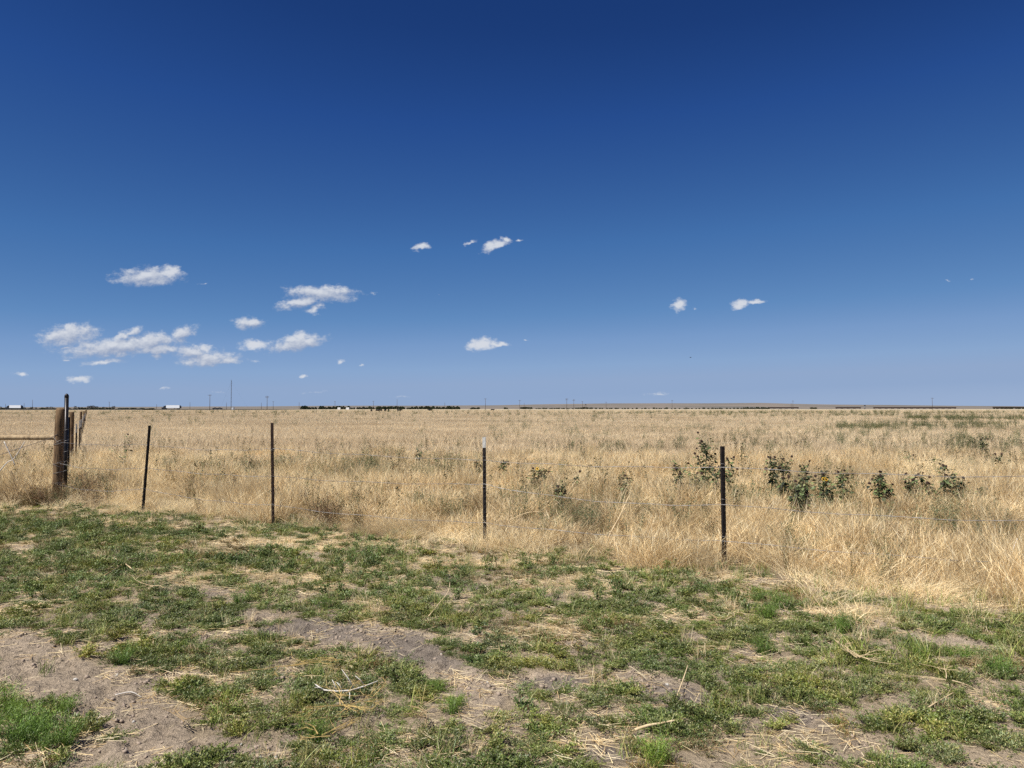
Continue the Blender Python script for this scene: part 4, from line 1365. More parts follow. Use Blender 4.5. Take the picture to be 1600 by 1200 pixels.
# ------------------------------------------------------------------ dead branches, stalks, tumbleweeds
def branchy(name, loc, seed, R, H, n_main, depth, mat, label, cat, r0=.004, rz=0, group=None, flat=False, spread=1.0):
    rnd = random.Random(seed); m = MB()

    def grow(p, d, L, r, lev):
        pts = [p]; k = 3
        for i in range(k):
            d = (d + Vector((rnd.gauss(0, .22), rnd.gauss(0, .22), rnd.gauss(0, .18) * (.3 if flat else 1)))).normalized()
            p = p + d * (L / k)
            if p.z < .004: p.z = .004 + rnd.random() * .01
            pts.append(p)
        m.tube(pts, [r, r * .8, r * .6, r * .4], 4, False)
        if lev > 0:
            for j in range(rnd.choice((2, 3, 3))):
                q = pts[rnd.choice((1, 2, 3))]
                dd = (d + Vector((rnd.gauss(0, .8), rnd.gauss(0, .8), rnd.gauss(.05, .5) * (.25 if flat else 1)))).normalized()
                grow(q, dd, L * rnd.uniform(.5, .8), r * .6, lev - 1)
    for k in range(n_main):
        a = rnd.uniform(0, 6.28)
        grow(Vector((rnd.gauss(0, R * .06), rnd.gauss(0, R * .06), .01)), Vector((math.cos(a) * spread, math.sin(a) * spread, rnd.uniform(.05, .25) if flat else rnd.uniform(.3, 1.6) * H / R)).normalized(), R * .55, r0, depth)
    o = m.build(name, mat)
    o.location = loc; o.rotation_euler = (0, 0, rz)
    return tag(o, label, cat, group)


def on(px, py):
    p = unproj(px, py); p.z = gz(p.x, p.y); return p


GTW = 'dried tumbleweeds caught along the fence'
for k, (px, d, R, H, nm, dp, mt, lab) in enumerate([
    (18, 12.9, .62, .60, 17, 3, M_TWIG, 'tangled tan tumbleweed at the left edge under the rail'),
    (52, 12.9, .60, .52, 17, 3, M_TWIG, 'wide tan tumbleweed between the left edge and the wooden corner post'),
    (83, 12.7, .42, .40, 15, 3, M_BROWNTWIG, 'red brown tumbleweed piled against the foot of the wooden corner post'),
    (128, 13.8, .60, .55, 15, 3, M_BROWNTWIG, 'dark grey brown tumbleweed just right of the wooden corner post'),
    (150, 13.0, .40, .34, 12, 2, M_TWIG, 'small sprawling tumbleweed between corner post and leaning post'),
    (513, 10.6, .42, .50, 22, 3, M_BROWNTWIG, 'dark brown dead bush right of the rusty post'),
    (800, 9.7, .55, .50, 9, 3, M_STALK, 'pale spiky tumbleweed leaning beside the white tipped post'),
    (905, 9.2, .45, .34, 9, 3, M_TWIG, 'tan dead weed tangle between the two black posts'),
    (1030, 8.6, .45, .32, 9, 3, M_TWIG, 'brown tangled dead weed left of the last steel post'),
    (1420, 8.7, .50, .34, 12, 3, M_BROWNTWIG, 'brown dead weed mound below the lone sunflowers'),
    (1370, 8.2, .45, .22, 10, 3, M_STALK, 'flattened straw coloured dead weed under the second wire')]):
    p = at(px, d); p.z = gz(p.x, p.y)
    branchy('tumbleweed', p, 40 + k, R, H, nm, dp, mt, lab, 'tumbleweed', .0055, group=GTW)


def stalk(name, pix, h_list, r, mat, label, cat, n=7, dist=None):
    """bent stick through photo points, laid on the ground or leaning at a distance"""
    pts = []
    for i, (px, py) in enumerate(pix):
        if dist is None:
            p = on(px, py); p.z += h_list[i] + r
        else:
            dd = dist if not hasattr(dist, '__len__') else dist[i]
            p = at(px, dd); p.z = CAMH - (py - HOR) / F * dd
        pts.append(p)
    o = pts[0].copy()
    # smooth
    fine_ = []
    for i in range(len(pts) - 1):
        a, b, c_, d = pts[max(i - 1, 0)], pts[i], pts[i + 1], pts[min(i + 2, len(pts) - 1)]
        for t in (0, .25, .5, .75):
            fine_.append(.5 * ((2 * b) + (c_ - a) * t + (2 * a - 5 * b + 4 * c_ - d) * t * t + (3 * b - a - 3 * c_ + d) * t ** 3))
    fine_.append(pts[-1])
    rnd = random.Random(len(pix) * 7 + int(pix[0][0]))
    rs = [r * (1.0 - .45 * i / len(fine_)) * rnd.uniform(.88, 1.12) for i in range(len(fine_))]
    m = MB(); m.tube([p - o for p in fine_], rs, n)
    ob = m.build(name, mat, None, True); ob.location = o
    return tag(ob, label, cat), [p - o for p in fine_]


stalk('dry_stalk', [(942, 856), (955, 828), (968, 805), (977, 785), (983, 773)], None, .0085, M_STALK, 'long pale curved dry stalk standing in the grass between the two black posts', 'stalk', dist=[8.9, 8.95, 9.0, 9.05, 9.1])
stalk('dry_stalk', [(1569, 893), (1573, 872), (1580, 852), (1585, 840)], None, .0065, M_TWIG_PALE, 'short pale bent stalk upright in the grass at the right hand end of the wire', 'stalk', dist=[6.9, 6.95, 7.0, 7.05])
stalk('dry_stalk', [(796, 812), (815, 803), (832, 799), (848, 799)], None, .006, M_STALK, 'pale dry stalk lying sideways in the grass right of the white tipped post', 'stalk', dist=9.9)
stalk('dry_stalk', [(245, 765), (270, 776), (283, 790), (292, 803)], None, .005, M_STALK, 'thin bent dry stalk beside the leaning steel post', 'stalk', dist=11.9)
stalk('dry_stalk', [(187, 711), (198, 718), (206, 725)], None, .008, M_STALK, 'straight pale stalk caught at the second wire left of the leaning post', 'stalk', dist=14)
stalk('dry_stalk', [(0, 738), (14, 722), (24, 716), (40, 690)], None, .010, M_TWIG_PALE, 'pale forked dead stalk under the rail at the left edge', 'stalk', dist=12.7)
stalk('dry_stalk', [(8, 690), (17, 708), (26, 727)], None, .009, M_TWIG_PALE, 'pale dead stalk crossing the forked one under the rail', 'stalk', dist=12.6)
stalk('dry_stalk', [(18, 733), (28, 752), (42, 765), (54, 787)], None, .010, M_TWIG, 'brown bent stalk in the tumbleweeds left of the corner post', 'stalk', dist=12.2)

stalk('stick', [(992, 1142), (1012, 1140), (1035, 1137), (1057, 1134)], [.02, .03, .03, .035], .0085, M_STALK, 'thick straight straw coloured stick lying on the low weeds', 'stick', dist=None)
stalk('stick', [(176, 877), (192, 885), (210, 897)], [.03, .04, .02], .008, M_STALK, 'short pale straight stick on the weeds before the leaning post', 'stick')
stalk('stick', [(150, 871), (165, 878), (185, 888)], [.02, .03, .02], .005, M_STALK, 'thin curved stick left of the short pale one', 'stick')
stalk('stick', [(163, 904), (186, 893), (200, 884), (213, 878)], [.02, .05, .06, .04], .006, M_TWIG, 'forked brown twig on the green weeds at left', 'stick')
stalk('stick', [(1058, 1093), (1068, 1072), (1075, 1058)], [.02, .05, .08], .004, M_STALK, 'thin upright pale twig on the bare dark soil', 'stick')
stalk('stick', [(670, 969), (685, 955), (700, 942), (703, 930)], [.02, .05, .08, .10], .0045, M_STALK, 'thin curved pale twig before the white tipped post', 'stick')
stalk('stick', [(180, 1083), (205, 1081), (222, 1081)], [.01, .015, .01], .004, M_TWIG_PALE, 'small bleached twig on the trodden soil', 'stick')
stalk('stick', [(1440, 1121), (1470, 1108), (1490, 1099)], [.02, .03, .03], .004, M_STALK, 'pale straw twig on the weeds at right', 'stick')

# white bleached branch: bow shaped with upright side twigs
wb = empty('bleached_branch', on(540, 1080), label='white bleached branch with upright side twigs on the green weeds', cat='branch')


def px_rel(px, py, h):
    p = unproj(px, py, gz(*unproj(px, py).xy) + h); return p - wb.location


m = MB()
m.tube([px_rel(488, 1066, .07), px_rel(505, 1078, .05), px_rel(525, 1080, .05), px_rel(547, 1079, .05), px_rel(570, 1072, .06), px_rel(590, 1064, .08)], [.003, .0045, .005, .005, .004, .0025], 6)
m.build('main_stem', M_TWIG_PALE, wb, True)
for (a, b, ha, hb) in [((553, 1077), (534, 1046), .05, .16), ((570, 1072), (555, 1056), .06, .12), ((525, 1080), (519, 1062), .05, .12), ((535, 1080), (526, 1066), .05, .10), ((505, 1078), (492, 1074), .05, .09), ((545, 1079), (546, 1092), .05, .03)]:
    m = MB(); pa, pb = px_rel(*a, ha), px_rel(*b, hb); m.tube([pa, pa.lerp(pb, .5) + Vector((.004, 0, .004)), pb], [.0035, .003, .0018], 5)
    m.build('side_twig', M_TWIG_PALE, wb, True)

M_YTWIG = simple_mat('yellow_twig', (.58, .43, .17), (.40, .27, .10), 16, .75)
for k, (px, py, R, nm, dp, mt, lab) in enumerate([
    (540, 1115, .30, 7, 3, M_YTWIG, 'yellow straw coloured dead weed sprawled below the bleached branch'),
    (455, 1050, .30, 4, 3, M_YTWIG, 'long yellow dead stems left of the bleached branch'),
    (508, 1165, .24, 4, 2, M_YTWIG, 'pale dead weed near the bottom edge below the sprawled yellow one'),
    (238, 930, .34, 6, 3, M_STALK, 'pale dead weed skeleton on the straw at left'),
    (665, 1130, .20, 4, 2, M_TWIG, 'small tan dead weed right of the sprawled yellow one'),
    (1120, 985, .16, 3, 2, M_TWIG, 'thin dead twigs in the green weeds before the last steel post'),
    (1340, 1045, .22, 5, 2, M_STALK, 'straw coloured dead weed among the bright feathery weeds'),
    (1480, 1085, .24, 4, 2, M_STALK, 'flat dead straw weed near the pale twig at right'),
    (285, 1150, .20, 3, 2, M_TWIG, 'few thin dead stems on the trodden soil'),
    (905, 1010, .18, 3, 2, M_TWIG, 'little dead weed in the centre of the green mat'),
    (365, 905, .22, 4, 2, M_STALK, 'dead straw stems in the pale litter left of centre')]):
    branchy('dead_weed', on(px, py), 80 + k, R, .1, nm, dp, mt, lab, 'dead weed', .0034, flat=True).location.z += .05
for k, (px, py, s) in enumerate([(118, 1062, .014), (92, 1113, .010), (648, 966, .016), (900, 1072, .018), (155, 1117, .010), (1232, 925, .012), (690, 1020, .010)]):
    r_ = np.random.default_rng(k); ph = r_.normal(0, 1, (26, 3)); ph /= np.linalg.norm(ph, axis=1, keepdims=True)
    import bmesh
    bm = bmesh.new()
    for q in ph * np.array([1, .8, .6]) * s: bm.verts.new(q)
    bmesh.ops.convex_hull(bm, input=bm.verts)
    me = bpy.data.meshes.new('pale_stone'); bm.to_mesh(me); bm.free(); me.materials.append(M_STONE)
    o = link(bpy.data.objects.new('pale_stone', me)); o.location = on(px, py) + Vector((0, 0, s * .35))
    tag(o, ['small white stone on the trodden soil below the left green patch', 'white pebble on the soil above the lower left weeds', 'pale stone on the weeds before the white tipped post', 'largest pale stone on the dark soil patch',
            'small pebble at the tip of the lower left weeds', 'white stone under the weeds before the sunflowers', 'small pebble on the grey soil at centre'][k], 'stone')


# ------------------------------------------------------------------ far things
def pole_mesh(h):
    m = MB(); m.tube([(0, 0, -1), (0, 0, h)], [.22, .15], 8); return m.mesh('shaft', M_POLE, True)


def utility_pole(px, ty, arms, label, fat=1.0):
    h = 11.0
    d = (h - CAMH) * F / (HOR - ty)
    if d > 2600: d = 2600; h = CAMH + (HOR - ty) / F * d
    root = empty('utility_pole', at(px, d), label=label, cat='utility pole', group='utility poles along the horizon')
    s = fat * max(1.0, d / 800)
    m = MB(); m.tube([(0, 0, -1), (0, 0, h)], [.20 * s, .14 * s], 8); m.build('shaft', M_POLE, root, True)
    for k in range(arms):
        m = MB(); m.box((0, -.2, h - .5 - .9 * k), (2.6, .14 * s, .16 * s)); m.build('crossarm', M_POLE, root)
        m = MB()
        for x0 in (-1.2, -.5, .5, 1.2):
            m.tube([(x0, -.2, h - .42 - .9 * k), (x0, -.2, h - .15 - .9 * k)], [.07 * s, .05 * s], 6)
        m.build('insulators', M_MAST, root)
    return root


POLES = [(9, 631, 0, 'short pole at the left edge behind the white trailer'), (51, 624.5, 0, 'thin pole between the left truck and the corner post'), (38, 630, 0, 'small pole just behind the left truck'),
         (171, 628, 1, 'pole above the grey brush right of the far fence'), (245, 631.5, 0, 'low pole just left of the second truck'), (297, 628.5, 0, 'single pole right of the second truck'),
         (328, 616.5, 1, 'tallest utility pole, left of the radio mast'), (354, 629, 0, 'faint pole just left of the radio mast'), (408.5, 629, 0, 'short pole left of the tall double armed pole'),
         (417.5, 618.5, 2, 'tall pole above the rusty steel post'), (427, 627, 1, 'smaller pole right above the rusty steel post'), (467.5, 628.5, 0, 'faint pole at the start of the windbreak'),
         (523.5, 627, 1, 'pole over the first part of the windbreak'), (583.5, 626.5, 1, 'pole over the middle of the windbreak'), (620.5, 624, 0, 'taller plain pole over the windbreak behind the cattle'),
         (695, 629, 0, 'faint pole over the end of the windbreak'), (758.5, 622.5, 1, 'pole standing above the white tipped post'), (812, 625, 1, 'pole above the lone sunflower right of the white tipped post'),
         (819, 629.5, 0, 'faint small pole beside the one above the sunflower'), (885.5, 622.5, 2, 'left of the pair of armed poles at centre'), (896.5, 624, 2, 'right of the pair of armed poles at centre'),
         (910, 627, 1, 'armed pole next to the dark lattice at centre'), (947, 628, 1, 'small armed pole right of the dark lattice'), (1050, 625.5, 1, 'pole above the bushy sunflower left of the tallest'),
         (1236, 629.5, 0, 'dark short pole beside the thin armed one over the freight cars'), (1238.8, 626, 1, 'thin armed pole over the freight cars'), (1456.5, 621.5, 1, 'tall lone pole over the long line of freight cars')]
for p in POLES: utility_pole(*p)
# short stout tank-like post
tk = empty('stout_post', at(1351, 1500), label='short stout dark post between the two groups of freight cars', cat='post')
m = MB(); m.tube([(0, 0, -1), (0, 0, 6.2)], [1.0, .9], 10); m.build('shaft', M_MAST, tk, True)
m = MB(); m.box((0, 0, 7.0), (2.4, 2.2, 1.6)); m.build('head', M_DARKV, tk)

mast = empty('radio_mast', at(361.3, 1000), label='very tall thin radio mast on the horizon with a white hut', cat='mast')
HM = CAMH + (HOR - 593.5) / F * 1000
m = MB()
for a in (0, 2.09, 4.19):
    m.tube([(math.cos(a) * .42, math.sin(a) * .42, 0), (math.cos(a) * .42, math.sin(a) * .42, HM)], .10, 5)
m.build('legs', M_MAST, mast)
m = MB(); z = 0
while z < HM - 1.2:
    for a, b in ((0, 2.09), (2.09, 4.19), (4.19, 6.28)):
        m.tube([(math.cos(a) * .42, math.sin(a) * .42, z), (math.cos(b) * .42, math.sin(b) * .42, z + 1.2)], .05, 3, False)
    z += 1.2
m.build('bracing', M_MAST, mast)
for a in (.5, 2.6, 4.7):
    m = MB(); m.tube([(0, 0, HM * .95), (math.cos(a) * 22, math.sin(a) * 22, 0)], .02, 3, False); m.build('guy_wire', M_MAST, mast)
hut = empty('equipment_hut', at(364.3, 995), label='small white hut at the foot of the radio mast', cat='hut')
m = MB(); m.box((0, 0, 1.5), (2.6, 2.4, 3.0)); m.build('walls', M_ROOFW, hut)
m = MB(); m.box((0, 0, 3.08), (2.9, 2.7, .14)); m.build('roof', M_MAST, hut)
m = MB(); m.box((.5, -1.22, 1.1), (.8, .04, 2.0)); m.build('door', M_MAST, hut)


def truck(px0, px1, d, label):
    L = (px1 - px0) / F * d
    root = empty('semi_truck', at((px0 + px1) / 2, d, .55), label=label, cat='truck', group='white trailers on the distant highway')
    m = MB(); m.box((0, 0, 2.72), (L, 2.6, 2.75)); m.build('trailer', M_TRAILER, root)
    m = MB(); m.box((0, 0, 1.25), (L * .98, 1.1, .18)); m.box((L * .1, 0, .95), (.5, 1.9, .6)); m.build('trailer_frame', M_DARKV, root)
    hx_ = -L / 2
    m = MB(); x0 = hx_ - .6
    vs = [(x0, -1.2, .6), (x0 - 2.2, -1.2, .6), (x0 - 3.9, -1.15, .6), (x0 - 3.95, -1.1, 1.75), (x0 - 2.3, -1.15, 2.0), (x0 - 1.9, -1.2, 3.1), (x0, -1.2, 3.75)]
    m.add(vs + [(a, -b, c_) for a, b, c_ in vs], [tuple(range(7))[::-1], tuple(range(7, 14))] + [(i, (i + 1) % 7, 7 + (i + 1) % 7, 7 + i) for i in range(7)])
    m.build('cab', M_DARKV, root)
    for x1 in (x0 - 3.0, x0 - .9, x0 + .3, -hx_ - 1.0, -hx_ - 2.3):
        for s in (-1, 1):
            m = MB(); m.tube([(x1, s * .95, .5), (x1, s * 1.25, .5)], .5, 14); m.build('wheel', M_TYRE, root)
    # dark refrigeration/rear end
    m = MB(); m.box((L / 2 + .45, 0, 2.2), (.85, 2.3, 2.4)); m.build('rear_unit', M_DARKV, root)
    m = MB(); m.box((hx_ - .15, -.1, 3.0), (.3, 1.6, 1.6)); m.build('front_unit', M_DARKV, root)
    return root


truck(16, 34, 760, 'white trailer of a truck at the left edge of the horizon')
truck(260.5, 281.5, 760, 'white trailer truck between the far fence and the radio mast')
for (px, d, lab) in [(336.5, 800, 'dark vehicle between the tallest pole and the radio mast'), (343.5, 830, 'small dark vehicle just left of the radio mast')]:
    root = empty('pickup', at(px, d, .5), label=lab, cat='pickup')
    m = MB(); m.box((0, 0, .95), (5.4, 1.9, .9)); m.build('body', M_DARKV, root)
    m = MB(); m.add([(-1.4, -.85, 1.4), (1.0, -.85, 1.4), (.6, -.75, 2.0), (-.8, -.75, 2.0), (-1.4, .85, 1.4), (1.0, .85, 1.4), (.6, .75, 2.0), (-.8, .75, 2.0)],
                    [(0, 1, 2, 3), (7, 6, 5, 4), (0, 3, 7, 4), (1, 5, 6, 2), (3, 2, 6, 7)]); m.build('cab', M_DARKV, root)
    for x1 in (-1.7, 1.7):
        for s in (-.85, .85):
            m = MB(); m.tube([(x1, s - .1, .4), (x1, s + .1, .4)], .4, 12); m.build('wheel', M_TYRE, root)


# cattle: one skinned body mesh
def cow_mesh():
    m = MB()
    m.tube([(-1.02, 0, 1.05), (-.95, 0, 1.10), (-.6, 0, 1.08), (0, 0, 1.02), (.5, 0, 1.06), (.85, 0, 1.12), (1.05, 0, 1.18), (1.28, 0, 1.22), (1.45, 0, 1.14), (1.70, 0, .98), (1.74, 0, .95)],
           [.10, .30, .38, .42, .38, .35, .25, .18, .17, .10, .05], 12)
    for x0, z0, k in ((-.80, .95, 1), (.70, .9, -1)):
        for s in (-.2, .2):
            m.tube([(x0, s, z0), (x0 - .02 * k, s, .62), (x0 + (-.10 if k > 0 else .02), s, .42), (x0 - .04, s, .12), (x0, s, 0)], [.17, .12, .065, .055, .07], 8)
    m.tube([(-1.0, 0, 1.2), (-1.12, 0, 1.0), (-1.12, 0, .55)], [.04, .03, .05], 5)
    for s in (-1, 1):
        m.tube([(1.36, s * .12, 1.27), (1.32, s * .32, 1.30)], [.06, .02], 5)
    return m.mesh('cow', M_COW, True)


cm = cow_mesh()
for k, (px, py, rz, lab) in enumerate([(580.5, 642.6, 1.9, 'first black cow of the group, seen end on'), (590.5, 642.6, 0.1, 'left cow of the overlapping pair'), (594.0, 642.4, 3.0, 'right cow of the overlapping pair'),
                                       (602, 642.4, 1.4, 'black cow seen end on after the overlapping pair'), (607.3, 642.5, 1.8, 'black cow right of the end on one, close together'), (623.8, 642.4, .2, 'black cow standing apart behind the group'),
                                       (672.3, 641.9, 2.95, 'lone black cow midway to the white tipped post'), (769.3, 641.2, 0.05, 'lone black cow above the white tipped post')]):
    d = 1923.0 / (py + 1.1 - HOR)
    o = link(bpy.data.objects.new('cow', cm)); o.location = at(px, d); o.rotation_euler = (0, 0, rz)
    o.scale = (.92, .92, .80)
    tag(o, lab, 'cow', 'black cattle grazing on the plain')


# trees
def crown_mesh(seed, kind):
    r_ = np.random.default_rng(seed); n = 260 if kind == 'juniper' else 200
    t = r_.random(n)
    if kind == 'juniper':
        rad_ = .5 * (1 - t ** 2.0) ** .55 * (.75 + .35 * r_.random(n)); z = .06 + .94 * t; sz = .16
    elif kind == 'bush':
        rad_ = .62 * np.sqrt(1 - (2 * t - 1) ** 2 * .9) * (.6 + .5 * r_.random(n)); z = .05 + .9 * t; sz = .18
    else:
        rad_ = .45 * np.sqrt(np.clip(1 - (1.6 * (t - .5)) ** 2, 0, 1)) * (.4 + .7 * r_.random(n)); z = .25 + .75 * t; sz = .10
    a = r_.random(n) * 6.28
    c0 = np.stack([rad_ * np.cos(a), rad_ * np.sin(a), z], 1)
    u = r_.normal(0, 1, (n, 3)); u /= np.linalg.norm(u, axis=1, keepdims=True); w = np.cross(u, r_.normal(0, 1, (n, 3))); w /= np.linalg.norm(w, axis=1, keepdims=True)
    s = sz * r_.uniform(.5, 1.1, n)[:, None]
    vv = np.stack([c0 - u * s, c0 - w * s * .7, c0 + u * s, c0 + w * s * .7], 1).reshape(-1, 3)
    q = (np.arange(n) * 4)[:, None] + np.arange(4)
    return mk_mesh('crown', vv, [q], [M_GREYTREE if kind == 'bare' else M_CONIFER])


CROWNS = {k: [crown_mesh(i * 7 + len(k), k) for i in range(3)] for k in ('juniper', 'bush', 'bare')}
m = MB(); m.tube([(0, 0, -.05), (0, 0, .3), (.01, 0, .75)], [.05, .035, .01], 6)
TRUNK = m.mesh('trunk', M_BARK)


def tree(px, d, base_d, h, wfac, kind, label, group, name, sz=1.0):
    mp_, mn_ = min(MARKS, key=lambda q: abs(q[0] - px))
    words = label.split()
    size = '' if .93 < sz < 1.07 else ('tall ' if sz >= 1.07 else 'low ')
    label = size + label + (' directly under ' if abs(px - mp_) < 1.6 else ' left of ' if px < mp_ else ' right of ') + mn_
    root = empty(name, at(px, d, -.1), rz=random.random() * 6, label=label, cat='tree' if kind != 'bush' else 'bush', group=group)
    root.scale = (h * wfac, h * wfac, h)
    link(bpy.data.objects.new('crown', random.choice(CROWNS[kind])), root)
    link(bpy.data.objects.new('trunk', TRUNK), root)


rn = random.Random(5)
MARKS = [(9, 'the pole at the left edge'), (25, 'the white trailer at the left edge'), (51, 'the thin pole by the left truck'), (75, 'the rail'), (96, 'the wooden corner post'), (104, 'the pipe post'), (127, 'the far fence posts'),
         (150, 'the gap in the grey brush'), (171, 'the pole above the grey brush'), (200, 'the dark strip past the brush'), (232, 'the leaning steel post'), (478, 'the start of the windbreak'), (490, 'the second clump'), (508, 'the first long stretch'), (523, 'the first windbreak pole'),
         (530, 'the first white building'), (543, 'the grey roofed building'), (556, 'the gap in the row'), (570, 'the first cow'), (583, 'the middle windbreak pole'), (592, 'the pair of cows'), (605, 'the two end on cows'),
         (620, 'the plain windbreak pole'), (635, 'the small gap'), (653, 'the distant upright sunflower'), (672, 'the lone cow'), (683, 'the second gap'), (695, 'the last windbreak pole'), (708, 'the open end of the row'), (742, 'the white tipped post'), (819, 'the two poles above the sunflower'),
         (833, 'the yellow sunflower'), (850, 'the dark sunflower'), (873, 'the open grass'), (885, 'the left paired pole'), (896, 'the right paired pole'), (915, 'the lattice tower'), (931, 'the tower side gap'), (947, 'the small armed pole'), (968, 'the curved stalk'), (990, 'the plain centre'), (1007, 'the slanting sunflower'),
         (1030, 'the bare stretch'), (1050, 'the pole above the short sunflower'), (1075, 'the bird'), (1097, 'the tallest sunflower'), (1130, 'the last steel post'), (1150, 'the end of the scattered line'), (1170, 'the evergreen row start'), (1190, 'the hill crest'), (1200, 'the first freight car'), (1272, 'the freight car gap'),
         (1565, 'the last freight cars'), (1595, 'the right edge')]


def row(a, b, step, d, hpx, wf, kind, label, group, name, jit=.38, gaps=()):
    x = a
    while x < b:
        if not any(g0 < x < g1 for g0, g1 in gaps):
            dd = d * rn.uniform(.98, 1.02)
            q = rn.uniform(.55, 1.08)
            tree(x, dd, d, hpx * q / F * dd, wf * rn.uniform(.85, 1.2), kind, label, group, name, q / .93)
        x += step * rn.uniform(1 - jit, 1 + jit)


WB = 'dark evergreen windbreak on the horizon'
row(473, 481, 2.6, 1200, 5.6, 1.1, 'juniper', 'dark windbreak evergreen', WB, 'juniper_tree')
row(484, 496, 2.8, 1200, 5.4, 1.1, 'juniper', 'dark clump evergreen', WB, 'juniper_tree')
row(501, 556, 3.0, 1210, 4.9, 1.15, 'juniper', 'dark windbreak evergreen', WB, 'juniper_tree', gaps=((546, 549),))
row(559, 585, 3.0, 1250, 4.4, 1.15, 'juniper', 'dark windbreak evergreen', WB, 'juniper_tree')
row(589, 679, 3.0, 1230, 4.8, 1.15, 'juniper', 'dark row evergreen', WB, 'juniper_tree', gaps=((633, 636), (652, 654)))
row(683, 720, 3.0, 1240, 5.0, 1.15, 'juniper', 'dark windbreak evergreen', WB, 'juniper_tree')
row(736, 750, 3.0, 1300, 3.6, 1.2, 'bush', 'dark clump bush', 'low bushes on the far plain', 'bush')
row(789, 793, 3.0, 1400, 3.0, 1.2, 'bush', 'isolated far bush', 'low bushes on the far plain', 'bush')
row(815, 832, 4.0, 1500, 3.4, 1.25, 'bush', 'dark clump bush', 'low bushes on the far plain', 'bush')
row(838, 902, 4.2, 1600, 2.2, 1.7, 'bush', 'flat thin line bush', 'low bushes on the far plain', 'bush')
row(904, 922, 3.6, 1500, 3.6, 1.2, 'bush', 'dark bush', 'low bushes on the far plain', 'bush')
row(924, 1155, 5.6, 1600, 2.6, 1.3, 'bush', 'small scattered bush', 'low bushes on the far plain', 'bush', jit=.5)
row(1158, 1202, 2.8, 1700, 3.3, 1.25, 'juniper', 'dark tree in the hedge row', 'trees beside the freight cars', 'juniper_tree')
row(1268, 1276, 3.0, 1700, 3.0, 1.3, 'bush', 'dark bush', 'low bushes on the far plain', 'bush')
row(1553, 1602, 5.0, 1750, 3.0, 1.4, 'bush', 'dark bush', 'low bushes on the far plain', 'bush')
row(118, 182, 4.2, 900, 6.2, .9, 'bare', 'grey thin crowned tree', 'grey brush on the left horizon', 'bare_tree', jit=.4)
row(0, 118, 8.0, 950, 4.6, 1.2, 'bare', 'grey thin crowned tree', 'grey brush on the left horizon', 'bare_tree', jit=.5)
row(0, 240, 5.0, 880, 2.9, 2.2, 'bush', 'dark scrub bush', 'low scrub on the left horizon', 'bush', jit=.3)

for (px, w, lab) in [(530, 4.2, 'white low building in front of the windbreak'), (543.5, 4.6, 'second white low building with a grey roof by the windbreak')]:
    root = empty('farm_building', at(px, 1120), label=lab, cat='building')
    L = w / F * 1120
    m = MB(); m.box((0, 0, .8), (L, 4, 1.9)); m.build('walls', M_ROOFW, root)
    m = MB(); m.add([(-L / 2 - .2, -2.2, 1.78), (L / 2 + .2, -2.2, 1.78), (L / 2 + .2, 2.2, 1.78), (-L / 2 - .2, 2.2, 1.78), (-L / 2, 0, 2.6), (L / 2, 0, 2.6)],
                    [(0, 1, 5, 4), (2, 3, 4, 5), (0, 4, 3), (1, 2, 5)]); m.build('roof', M_ROOFW, root)
lt = empty('lattice_tower', at(915, 1400), label='small dark lattice tower right of the paired poles', cat='tower')
m = MB()
for sx_ in (-1, 1):
    for sy_ in (-1, 1):
        m.tube([(sx_ * 1.6, sy_ * 1.6, 0), (sx_ * .9, sy_ * .9, 8)], .14, 4)
m.build('legs', M_POLE, lt)
m = MB()
for z in (2, 4, 6, 8):
    for s in (-1, 1):
        w_ = 1.6 - .0875 * z
        m.box((0, s * w_, z), (2 * w_, .12, .12)); m.box((s * w_, 0, z), (.12, 2 * w_, .12))
m.build('crossbars', M_POLE, lt)
m = MB(); m.tube([(0, 0, 8), (0, 0, 9.2)], [1.3, 1.1], 10); m.build('tank', M_DARKV, lt)

# freight cars
fc = empty('freight_car', (0, 0, 0), label='x', cat='freight car', group='dark freight cars standing on the far railway')
m = MB(); L = 14.6
vs = [(-L / 2, -1.5, 3.9), (L / 2, -1.5, 3.9), (L / 2, -1.5, 1.7), (L / 2 - 2.2, -1.3, 1.0), (-L / 2 + 2.2, -1.3, 1.0), (-L / 2, -1.5, 1.7)]
m.add(vs + [(a, -b, c_) for a, b, c_ in vs], [tuple(range(6)), tuple(range(6, 12))[::-1]] + [(i, 6 + i, 6 + (i + 1) % 6, (i + 1) % 6) for i in range(6)])
for i in range(9): m.box((-L / 2 + .9 + i * 1.6, 0, 2.8), (.16, 3.2, 2.1))
m.build('body', M_CAR, fc)
for s in (-1, 1):
    m = MB(); m.box((s * (L / 2 - 1.6), 0, .7), (2.4, 2.2, .4))
    for x0 in (-.8, .8): m.tube([(s * (L / 2 - 1.6) + x0, -1, .46), (s * (L / 2 - 1.6) + x0, 1, .46)], .46, 10)
    m.build('bogie', M_DARKV, fc)
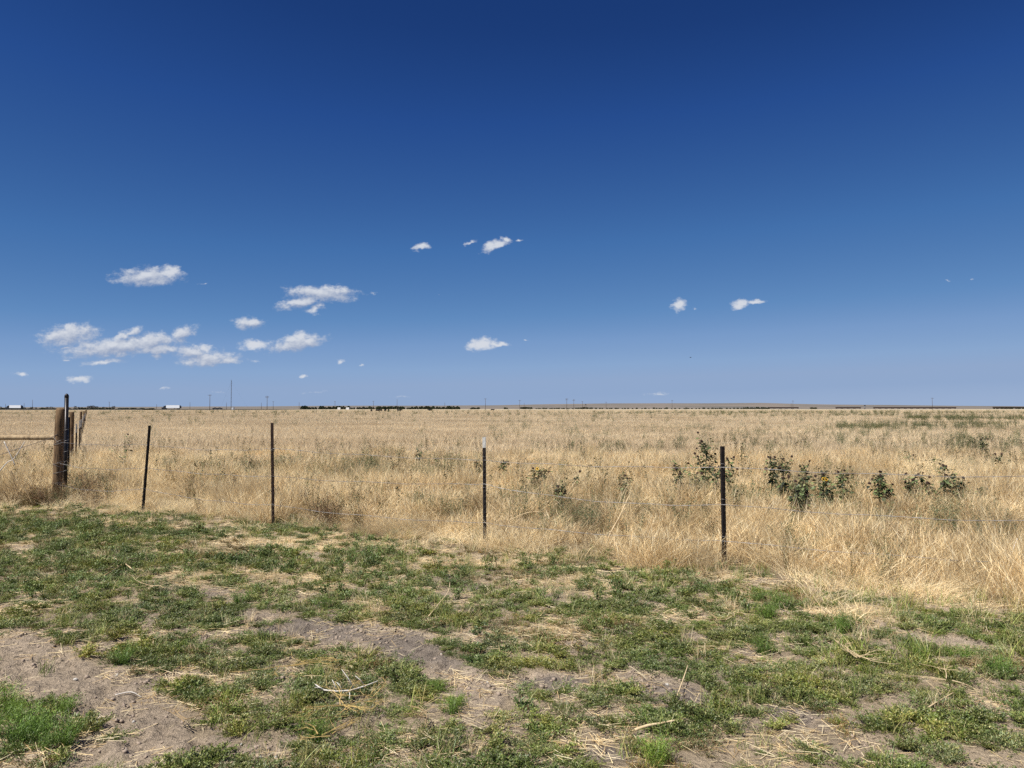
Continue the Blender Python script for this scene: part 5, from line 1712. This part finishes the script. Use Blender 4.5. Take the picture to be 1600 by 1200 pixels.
cars = [1205 + 9.4 * i for i in range(5)] + [1310.5 + 9.7 * i for i in range(4)] + [1369.5 + 9.9 * i for i in range(13)] + [1556 + 9.8 * i for i in range(5)]
for k, px in enumerate(cars):
    o = fc if k == 0 else copy_tree(fc)
    dd = 1760 if px > 1300 else 1800
    o.location = at(px, dd, .6 if px < 1500 else 1.2)
    if k < 5:
        lab = ['first freight car after the evergreen row', 'second freight car after the evergreen row', 'dark freight car in the middle of the first short line', 'freight car just left of the thin armed pole', 'freight car right of the thin armed pole, end of its line'][k]
    elif k < 9:
        lab = ['first', 'second', 'third', 'fourth'][k - 5] + ' of the four dark freight cars standing as a separate group'
    elif k < 22:
        j = k - 9
        lab = ['freight car starting the longest line, right of the stout post', 'freight car above the isolated column shaped sunflower', 'freight car third in the longest line, close to its left end', 'freight car halfway from the stout post to the lone pole',
               'freight car above the two budded sunflowers', 'dark freight car left of centre in the longest line', 'freight car at the very middle of the longest line', 'freight car two places left of the tall lone pole',
               'freight car just left of the tall lone pole', 'freight car directly under the tall lone pole', 'freight car just right of the tall lone pole', 'freight car above the leaning sunflower, near the line end', 'last freight car at the right end of the longest line'][j]
    else:
        lab = ['freight car beginning the last line, after the long gap', 'second freight car of the last line, half behind a bush', 'middle freight car of the last line', 'next to last freight car before the right edge', 'freight car cut by the right edge of the view'][k - 22]
    o['label'] = lab


# bird
bd = empty('bird', (0, 0, 0), label='tiny dark bird flying above the plain, right of centre', cat='bird')
bp_ = at(1079.5, 80); bp_.z = CAMH + (HOR - 558.5) / F * 80
bd.location = bp_
m = MB(); m.tube([(-.09, 0, 0), (-.05, 0, .01), (.02, 0, .01), (.07, 0, .015), (.10, 0, .01)], [.008, .028, .03, .018, .003], 8); m.build('body', M_COW, bd, True)
for s in (-1, 1):
    m = MB(); m.add([(.03, s * .02, .01), (-.04, s * .02, .01), (-.05, s * .10, .045), (-.01, s * .19, .03), (.035, s * .10, .05)], [(0, 1, 2, 3, 4)]); m.build('wing', M_COW, bd)
